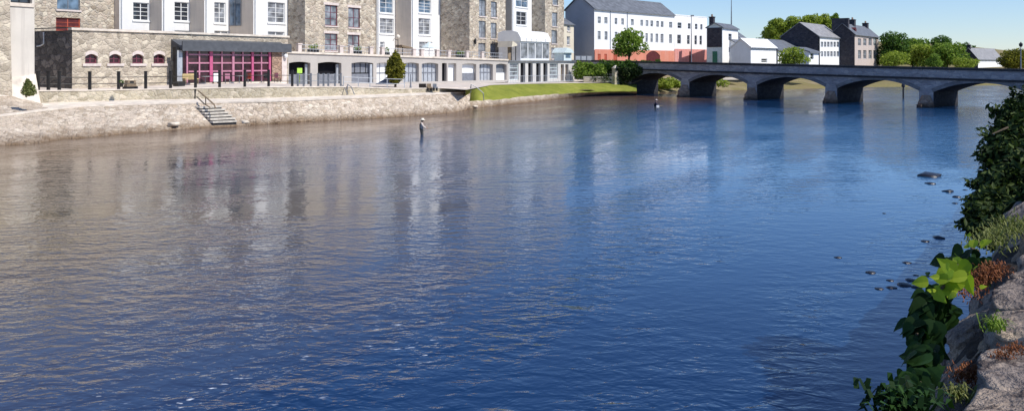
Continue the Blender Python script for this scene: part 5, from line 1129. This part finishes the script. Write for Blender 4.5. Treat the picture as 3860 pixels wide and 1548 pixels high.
def person(label, loc, rz, J, tops, vest, waders, hatm, wadem, shirtm, vestm, cap=False):
    base = {'pel': (J['pel'], (.15, .11)), 'belly': (J['belly'], (.145, .11)), 'chest': (J['chest'], (.17, .12)), 'neck': (J['neck'], .058), 'head': (J['head'], (.085, .1)), 'crown': (J['crown'], (.075, .085))}
    eg = [('pel', 'belly'), ('belly', 'chest'), ('chest', 'neck'), ('neck', 'head'), ('head', 'crown')]
    nose = Vector(J['head']) + Vector((.115, 0, .0)); base['nose'] = (tuple(nose), .016); eg.append(('head', 'nose'))
    for s, y in (('L', .19), ('R', -.19)):
        base['sh' + s] = (J['sh' + s], .07); base['el' + s] = (J['el' + s], .047); base['wr' + s] = (J['wr' + s], .032); base['pa' + s] = (J['pa' + s], .038)
        base['hip' + s] = (J['hip' + s], .10); base['kn' + s] = (J['kn' + s], .068); base['an' + s] = (J['an' + s], .045); base['to' + s] = (J['to' + s], .042)
        eg += [('chest', 'sh' + s), ('sh' + s, 'el' + s), ('el' + s, 'wr' + s), ('wr' + s, 'pa' + s), ('pel', 'hip' + s), ('hip' + s, 'kn' + s), ('kn' + s, 'an' + s), ('an' + s, 'to' + s)]
        p = Vector(J['pa' + s]); d = (p - Vector(J['wr' + s])).normalized(); side = Vector((0, 1, 0)); up = d.cross(side).normalized()
        for i, (off, ln) in enumerate(((-.03, .062), (-.01, .072), (.01, .068), (.03, .052))):
            a = p + d * .035 + side * off; b = a + d * ln * .55; c = b + d * ln * .15 - up * ln * .5
            for nm, q, r in (('a', a, .010), ('b', b, .0095), ('c', c, .008)): base[f'f{s}{i}{nm}'] = (tuple(q), r)
            eg += [('pa' + s, f'f{s}{i}a'), (f'f{s}{i}a', f'f{s}{i}b'), (f'f{s}{i}b', f'f{s}{i}c')]
        a = p + side * (.04 if s == 'R' else -.04) ; b = a + d * .03 + side * (.02 if s == 'R' else -.02) - up * .02
        base['t' + s + 'a'] = (tuple(a), .012); base['t' + s + 'b'] = (tuple(b), .009); eg += [('pa' + s, 't' + s + 'a'), ('t' + s + 'a', 't' + s + 'b')]
    o = thing('person', label, 'person', loc, rz); o.scale = (.9, .9, .9)
    skin_body('body', base, eg, 'skin', o)
    g = lambda ks, k, ex: {q: (base[q][0], tuple(r + ex for r in (base[q][1] if isinstance(base[q][1], tuple) else (base[q][1],) * 2))) for q in ks}
    ks = ['belly', 'pel', 'chest', 'shL', 'elL', 'wrL', 'shR', 'elR', 'wrR']; skin_body('shirt', g(ks, 0, .018), [e for e in eg if e[0] in ks and e[1] in ks], shirtm, o)
    ks = ['pel', 'belly', 'hipL', 'knL', 'anL', 'toL', 'hipR', 'knR', 'anR', 'toR']; skin_body('waders', g(ks, 0, .034), [e for e in eg if e[0] in ks and e[1] in ks], wadem, o)
    bk = Vector((-.035, 0, 0)); V = {q: (tuple(Vector(base[q][0]) + bk), tuple(r + .028 for r in base[q][1])) for q in ('belly', 'pel', 'chest')}; V['top'] = (tuple(Vector(J['neck']) + bk * 1.4 + Vector((0, 0, -.04))), .07)
    if cap:
        for s in 'LR': V['sh' + s] = (base['sh' + s][0], .1); V['el' + s] = (base['el' + s][0], .075); V['wr' + s] = (base['wr' + s][0], .05)
    e2 = [('belly', 'pel'), ('belly', 'chest'), ('chest', 'top')] + ([('chest', 'shL'), ('shL', 'elL'), ('elL', 'wrL'), ('chest', 'shR'), ('shR', 'elR'), ('elR', 'wrR')] if cap else [])
    skin_body('jacket' if cap else 'vest', V, e2, vestm, o)
    h = Vector(J['head'])
    for s in (-1, 1):
        k = MB(); k.lathe([(.003, -.012), (.012, 0), (.003, .012)], (h.x + .083, h.y + s * .034, h.z + .02), 8); k.build('eye', 'eye', o)
        k = MB(); k.lathe([(.006, -.035), (.02, -.01), (.022, .02), (.006, .035)], (h.x - .005, h.y + s * .092, h.z + .0), 8); k.build('ear', 'skin', o)
    k = MB(); k.box(h.x + .078, h.x + .094, h.y - .024, h.y + .024, h.z - .058, h.z - .047); k.build('mouth', 'wine', o)
    k = MB(); k.lathe([(.09, -.06), (.1, 0), (.1, .06), (.09, .08)], (h.x - .018, h.y, h.z), 14); k.build('hair', 'hair', o, True)
    k = MB()
    if cap: k.lathe([(.108, .05), (.112, .09), (.09, .15), (.02, .175)], tuple(h), 16); k.prism([(.05, -.08), (.2, -.06), (.22, 0), (.2, .06), (.05, .08)], 'z', .052, .066); 
    else: k.lathe([(.21, .055), (.205, .07), (.118, .075), (.11, .15), (.09, .185), (.02, .19)], tuple(h), 20)
    if cap:
        n = 10
        for i in range(len(k.v) - 10, len(k.v)): v = k.v[i]; k.v[i] = (v[0] + h.x, v[1] + h.y, v[2] + h.z)
    k.build('cap' if cap else 'hat', hatm, o, True)
    return o
# heights above the water surface; feet on the river bed at -0.6
J1 = dict(pel=(0, 0, .34), belly=(-.02, 0, .52), chest=(-.01, 0, .75), neck=(.03, 0, .96), head=(.06, 0, 1.07), crown=(.055, 0, 1.15),
          shL=(.0, .19, .87), elL=(.10, .24, .62), wrL=(.30, .17, .52), paL=(.37, .15, .53), shR=(.0, -.19, .87), elR=(.12, -.25, .61), wrR=(.36, -.14, .47), paR=(.43, -.12, .47),
          hipL=(0, .10, .27), knL=(.03, .12, -.16), anL=(-.02, .13, -.54), toL=(.14, .14, -.57), hipR=(0, -.10, .27), knR=(.04, -.12, -.16), anR=(.0, -.13, -.54), toR=(.16, -.14, -.57))
l1 = wp(1590, 507, 0)
person('angler wading waist-deep near the embankment in cream brimmed hat, pale shirt and dark vest', l1, .06, J1, 0, 0, 0, 'hat', 'wader', 'shirt', 'vest')
J2 = dict(J1); J2.update(elL=(.12, .22, .64), wrL=(.26, .12, .46), paL=(.31, .10, .42), elR=(.10, -.24, .62), wrR=(.26, -.12, .44), paR=(.31, -.10, .40), chest=(.03, 0, .75), neck=(.08, 0, .96), head=(.12, 0, 1.07), crown=(.12, 0, 1.15), shL=(.04, .19, .86), shR=(.04, -.19, .86))
l2 = wp(2470, 414, 0)
person('angler wading far out near the bridge in pale cap and navy jacket', l2, -.2, J2, 0, 0, 0, 'cap', 'wader2', 'navy', 'navy', True)
def rod(label, l, J, rz, tip):
    R_ = Matrix.Rotation(rz, 4, 'Z'); a = l + R_ @ (Vector(J['paR']) * .9); o = thing('fishing_rod', label, 'fishing rod', a); d = Vector(tip)
    k = MB(); k.tube([-d * .06, d * .2], [.014, .013], 8); k.build('grip', 'tan', o)
    k = MB(); k.tube([d * .2, d * .6 + Vector((0, 0, .03)), d + Vector((0, 0, -.05))], [.009, .006, .003], 6); k.build('blank', 'rod', o)
    k = MB(); k.lathe([(.03, -.02), (.03, .02)], tuple(d * .05 + Vector((0, 0, -.05))), 10); k.build('reel', 'greymetal', o)
rod('thin fishing rod held low by the angler in the cream hat', l1, J1, .06, (2.5, -.3, .35)); rod('thin fishing rod held by the far angler in the navy jacket', l2, J2, -.2, (2.4, -.2, .5))
k = MB(); k.box(-.14, .14, -.07, .07, -.12, .12); R_ = Matrix.Rotation(-.2, 4, 'Z'); bg = k.build('fishing_bag', 'white2'); bg.location = l2 + R_ @ Vector((.26, -.22, .36)); tag(bg, 'small white bag hanging at the far angler\'s waist', 'bag')

# ================================================================== ROCKS IN THE RIVER
RK = [(3506, 663, 72, 'largest dark rock, upstream of the overhanging bush'), (3507, 692, 30, 'dark rock just below the largest one'), (3572, 721, 36, 'thin dark rock midway between the largest rock and the bush'), (3607, 742, 28, 'round dark rock left of the overhanging bush'), (3655, 753, 44, 'dark rock nearest the overhanging bush'), (3686, 727, 40, 'flat dark rock at the bush edge'), (3640, 716, 18, 'small rock above the group by the bush'), (3334, 804, 14, 'lone tiny rock out in the stream'), (3538, 896, 38, 'dark rock under the lower bush tip, right of a pair'), (3487, 909, 28, 'dark rock under the lower bush tip, left of a pair'),
      (3417, 990, 28, 'single dark rock above the yellow ivy'), (3284, 1027, 32, 'faint submerged rock left of the ivy group'), (3158, 970, 24, 'leftmost small rock in open water'), (3433, 1056, 38, 'dark rock in the ivy-side group, upper centre'), (3410, 1074, 48, 'largest rock of the ivy-side group'), (3455, 1081, 36, 'lower right rock of the ivy-side group'), (3360, 1084, 34, 'lower flat rock left of the largest in the ivy-side group'), (3315, 1088, 28, 'leftmost dark rock of the ivy-side group'), (3476, 1053, 34, 'right rock of the ivy-side group by the leaves'), (3496, 1040, 22, 'topmost right pebble of the ivy-side group'), (3451, 1037, 20, 'topmost small pebble of the ivy-side group'), (3357, 1057, 24, 'faint flat pebble at the upper left of the ivy-side group'), (3600, 766, 22, 'faint rock below the round one by the bush'), (3640, 775, 20, 'low rock beside the bush foot')]
for i, (px, py, wd, lb) in enumerate(RK):
    q = wp(px, py, 0); r = wd / FOC * q.y / 2; me = rock_mesh((r * 1.25, r * 1.1, r * .5), i * 2.3 + 1); me.materials.append(M['wetrock']); o = bpy.data.objects.new('river_rock', me); COL.objects.link(o); q.z = -r * .12 if wd > 22 else -r * .2; o.location = q; o.rotation_euler = (0, 0, RND.random() * .6); tag(o, lb, 'rock', 'dark rocks in the shallows')
# ================================================================== NEAR WALL
ANG = atan2(BY, BX)
wl = thing('rough_stone_wall', 'rough weathered boulder wall along the near bank at the lower right', 'wall', (0, 0, 0))
prof = [(-.5, 3.3), (-.22, 3.55), (-.05, 3.72), (.25, 3.74), (.45, 3.56), (.62, 3.2), (.82, 2.6), (1.0, 2.0), (1.12, 1.2), (1.25, .3), (1.45, -.65)]
m = MB(); us = [-3 + .14 * i for i in range(150)] + [18 + 1.2 * i for i in range(56)]; vs = []
for u in us:
    for v_, z in prof:
        p = UV(u, v_, z); q = noise.noise(p * 2.1) * .12 + noise.noise(p * 5.5) * .05; d = Vector((-BY * .7, BX * .7, .7)); vs.append(p + d * q)
n = len(prof); m.add(vs, [(i * n + j, (i + 1) * n + j, (i + 1) * n + j + 1, i * n + j + 1) for i in range(len(us) - 1) for j in range(n - 1)])
m.build('wall_core', 'core', wl, True)
rs = random.Random(23)
rows = [(-.14, 3.76, .36, .0, 1.45), (.16, 3.76, .36, .12, 1.5), (.40, 3.50, .30, .8, 1.3), (.60, 3.1, .26, 1.05, 1.0), (.78, 2.65, .28, 1.1, 1.0)]
def big_rock(dims, sd, sub=4, strat=1.1):
    bm = bmesh.new(); bmesh.ops.create_icosphere(bm, subdivisions=sub, radius=1); o_ = Vector((sd * 1.7, sd * .9, sd * 2.3))
    for v in bm.verts:
        p = v.co.copy(); mx = max(abs(p.x), abs(p.y), abs(p.z)); p = p.lerp(p / mx * .84, .62)
        q = noise.noise(p * 1.1 + o_) * .20 + noise.noise(p * 2.6 + o_) * .10 + noise.noise(p * 6 + o_) * .045 + noise.noise(p * 14 + o_) * .018
        st_ = abs(noise.noise(Vector((p.x * .9, p.y * 1.1, p.z * 4.2)) + o_)) * .10 * strat
        q -= st_; v.co = Vector((p.x * dims[0], p.y * dims[1], p.z * dims[2])) * (1 + q)
    me = bpy.data.meshes.new('stone'); bm.to_mesh(me); bm.free(); me.polygons.foreach_set('use_smooth', [True] * len(me.polygons)); return me
cnt = 0
for v_, z, w_, tilt, big_ in rows:
    u = 1.0 + rs.random() * .3
    while u < 11.5:
        L_ = big_ * rs.uniform(.24, .5) * (1 if u < 6 else 1.5); cnt += 1
        me = big_rock((L_ * .66, w_ * .68, rs.uniform(.08, .13)), cnt * 1.37, 5 if u < 5 and v_ < .7 else 3); me.materials.append(M['rock'])
        o = bpy.data.objects.new('stone', me); COL.objects.link(o); o.parent = wl; o.location = UV(u + L_ / 2, v_ + rs.uniform(-.05, .05), z + rs.uniform(-.05, .05))
        o.rotation_euler = (tilt * -1.0 + rs.uniform(-.2, .2), rs.uniform(-.14, .14), ANG + rs.uniform(-.2, .2)); u += L_ * 1.06
print('stones', cnt)

def leaf(mb, p, nrm, dirv, size, curl=.18):
    """broad heart-shaped leaf with a folded midrib, tip along dirv"""
    nrm = nrm.normalized(); d = (dirv - nrm * dirv.dot(nrm)).normalized(); s_ = nrm.cross(d)
    out = [(-.32, .0), (-.42, .22), (-.30, .46), (.0, .55), (.34, .42), (.68, .2), (1.0, 0)]
    vs = []
    for i, (a, b) in enumerate(out): vs.append(p + d * a * size - nrm * curl * size * (a * a * .6))
    base = len(vs)
    for sg in (1, -1):
        for a, b in out: vs.append(p + d * a * size + s_ * sg * b * size + nrm * size * (b * .22 - curl * (a * a * .6 + b * b * .5)))
    n_ = len(out); fs = []
    for k in (0, 1):
        o_ = base + k * n_
        for i in range(n_ - 1):
            f = (i, i + 1, o_ + i + 1, o_ + i); fs.append(f if k else f[::-1])
    mb.add(vs, fs)
def ivy(name, label, pts_, mat, n, size, spread_, seed, cat='ivy', down=.8, cam_bias=.45):
    r_ = random.Random(seed); P = [pp(*q) for q in pts_]; o = thing(name, label, cat, P[0]); m = MB()
    tow = Vector((0, 0, EYE))
    for i in range(n):
        f = r_.random() * (len(P) - 1); k = int(f); p = P[k].lerp(P[k + 1], f - k) + Vector((r_.gauss(0, spread_), r_.gauss(0, spread_), r_.gauss(0, spread_)))
        nn = Vector((-BY * .6, BX * .6, .5)) + (tow - p).normalized() * cam_bias * 2 + Vector((r_.gauss(0, .35), r_.gauss(0, .35), r_.gauss(0, .35)))
        dd = Vector((r_.gauss(0, .5) - .4, r_.gauss(0, .5), -down + r_.gauss(0, .4))); leaf(m, p - P[0], nn, dd, size * r_.choice((.4, .55, .75, .95, 1.15, 1.3)))
    m.build('leaves', mat, o); k = MB(); k.tube([tuple(q - P[0]) for q in P], .008, 5); k.build('stem', 'bark', o); return o
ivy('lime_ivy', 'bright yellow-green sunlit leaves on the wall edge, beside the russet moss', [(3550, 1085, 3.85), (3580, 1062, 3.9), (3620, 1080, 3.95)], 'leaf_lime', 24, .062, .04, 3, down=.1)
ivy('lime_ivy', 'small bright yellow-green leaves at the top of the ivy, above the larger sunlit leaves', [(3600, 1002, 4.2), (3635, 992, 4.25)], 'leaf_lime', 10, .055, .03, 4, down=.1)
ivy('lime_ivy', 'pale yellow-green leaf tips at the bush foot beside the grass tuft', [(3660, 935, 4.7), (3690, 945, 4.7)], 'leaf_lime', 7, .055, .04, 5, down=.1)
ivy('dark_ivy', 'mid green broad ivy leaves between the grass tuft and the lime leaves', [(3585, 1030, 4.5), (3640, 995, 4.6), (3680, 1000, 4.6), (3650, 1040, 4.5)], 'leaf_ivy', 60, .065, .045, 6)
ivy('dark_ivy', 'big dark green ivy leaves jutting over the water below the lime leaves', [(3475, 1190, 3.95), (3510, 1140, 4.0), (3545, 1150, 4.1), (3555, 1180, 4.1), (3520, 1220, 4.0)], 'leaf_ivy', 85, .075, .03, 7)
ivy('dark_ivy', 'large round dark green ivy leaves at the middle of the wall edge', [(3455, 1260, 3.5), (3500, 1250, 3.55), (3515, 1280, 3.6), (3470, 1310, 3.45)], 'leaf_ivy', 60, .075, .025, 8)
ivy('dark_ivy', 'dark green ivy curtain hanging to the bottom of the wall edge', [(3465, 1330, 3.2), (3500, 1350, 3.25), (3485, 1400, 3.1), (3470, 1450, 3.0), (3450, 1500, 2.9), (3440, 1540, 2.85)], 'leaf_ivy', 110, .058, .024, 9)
def tuft(name, label, pts_, mat, n, ln, wd, seed, cat, droop=.4, spr=.06, up=1.0):
    r_ = random.Random(seed); P = [pp(*q) for q in pts_]; o = thing(name, label, cat, P[0]); m = MB()
    for i in range(n):
        f = r_.random() * max(1e-6, len(P) - 1); k = min(int(f), len(P) - 2) if len(P) > 1 else 0
        p = (P[k].lerp(P[k + 1], f - k) if len(P) > 1 else P[0].copy()) + Vector((r_.gauss(0, spr), r_.gauss(0, spr), r_.gauss(0, spr * .5))) - P[0]
        a = r_.random() * 6.28; hd = Vector((cos(a), sin(a), 0)); l_ = ln * r_.uniform(.5, 1.2); s_ = Vector((-sin(a), cos(a), 0)) * wd
        q1 = p + hd * l_ * .35 + Vector((0, 0, l_ * .55 * up)); q2 = p + hd * l_ * .85 + Vector((0, 0, l_ * (.75 - droop) * up))
        m.add([p - s_, p + s_, q1 + s_ * .8, q1 - s_ * .8, q2], [(0, 1, 2, 3), (3, 2, 4)])
    m.build('blades', mat, o); return o
tuft('fern_tuft', 'dark leafy fern tuft at the bottom edge below the hanging ivy', [(3350, 1520, 2.75), (3390, 1535, 2.75), (3440, 1540, 2.75)], 'leaf_ivy', 240, .06, .010, 1, 'fern', .35, .05)
tuft('russet_moss', 'russet dry moss tuft on the wall between the ivy and the upper slabs', [(3640, 1120, 4.1), (3690, 1060, 4.3), (3730, 1030, 4.3), (3770, 1010, 4.4)], 'drymoss', 900, .03, .003, 2, 'moss', .5, .032)
tuft('russet_moss', 'russet dry moss tuft on the dark face above the pale lower rock', [(3625, 1440, 3.25), (3665, 1410, 3.25), (3690, 1400, 3.2)], 'drymoss', 600, .024, .0022, 3, 'moss', .5, .03)
tuft('russet_moss', 'thin russet moss strip in the joint right of the lower rocks', [(3760, 1345, 3.1), (3810, 1325, 3.1), (3855, 1310, 3.1)], 'drymoss', 300, .02, .002, 4, 'moss', .5, .02)
tuft('grass_tuft', 'pale dry grass tuft on top of the wall under the overhanging bush', [(3715, 925, 5.3), (3760, 890, 5.5), (3820, 860, 5.7), (3860, 850, 5.8)], 'drygrass', 900, .06, .004, 5, 'grass', .5, .06)
tuft('grass_tuft', 'small green grass tuft rooted in the joint beside the lower rocks', [(3735, 1240, 3.35), (3760, 1230, 3.35)], 'leaf_mid', 90, .07, .003, 8, 'grass', .4, .02)
tuft('grass_tuft', 'tiny dry grass tuft at the wall edge near the bottom right corner', [(3600, 1500, 2.95), (3630, 1490, 2.95)], 'drygrass', 110, .06, .003, 9, 'grass', .45, .02)
# overhanging bush
rb = random.Random(77); bb = thing('overhanging_bush', 'tall dark leafy bush overhanging the water at the right edge', 'bush', UV(10.5, .6, 2.6)); ob_ = bb.location
LBs = [(3850, 445, 12.2, .34), (3822, 500, 12, .34), (3850, 560, 12, .5), (3800, 600, 11.8, .36), (3835, 660, 11.6, .5), (3775, 690, 11.4, .34), (3800, 760, 11.2, .45), (3745, 780, 10.9, .3), (3715, 830, 10.6, .26), (3770, 840, 10.7, .4), (3850, 770, 11, .55), (3850, 840, 10.4, .4), (3900, 480, 12.4, .5), (3930, 640, 12, .7), (3830, 410, 12.6, .2), (3690, 855, 10.5, .18), (3730, 875, 10.3, .22)]
lb = [(pp(a, b, c) - ob_, (r, r, r * 1.05)) for a, b, c, r in LBs]
m = MB(); leaves(m, lb, 15000, .06, rb, .3, .35, .22, 5)
for i in range(44):                                           # loose sprays reaching over the water
    a, b, c, r = LBs[rb.randrange(12)]; p = pp(a - rb.uniform(.6, 1.25) * r / c * FOC, b + rb.uniform(-40, 40), c) - ob_; leaves(m, [(p, (.13, .13, .10))], 26, .05, rb, .3, .1)
for i in range(30):                                           # sunlit shoots along the top
    a, b, c, r = LBs[rb.choice((0, 1, 2, 12, 14))]; p = pp(a + rb.uniform(-50, 20), b - r / c * FOC * rb.uniform(.7, 1.25), c) - ob_; leaves(m, [(p, (.06, .06, .13))], 16, .045, rb, .5, .1)
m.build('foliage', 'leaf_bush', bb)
k = MB(); o0 = Vector((0, 0, 0))
for (p, r) in lb[:12:3]: k.tube([Vector((.5, .3, -.3)), p * .5 + Vector((.3, .2, 0)), p], [.03, .02, .008], 6)
for a, b, c, d in ((3740, 505, 3800, 480), (3745, 560, 3800, 580), (3708, 660, 3770, 680)): k.tube([pp(c, d, 11.8) - ob_, pp(a, b, 11.7) - ob_], [.015, .008], 5)
k.build('stem', 'bark', bb)
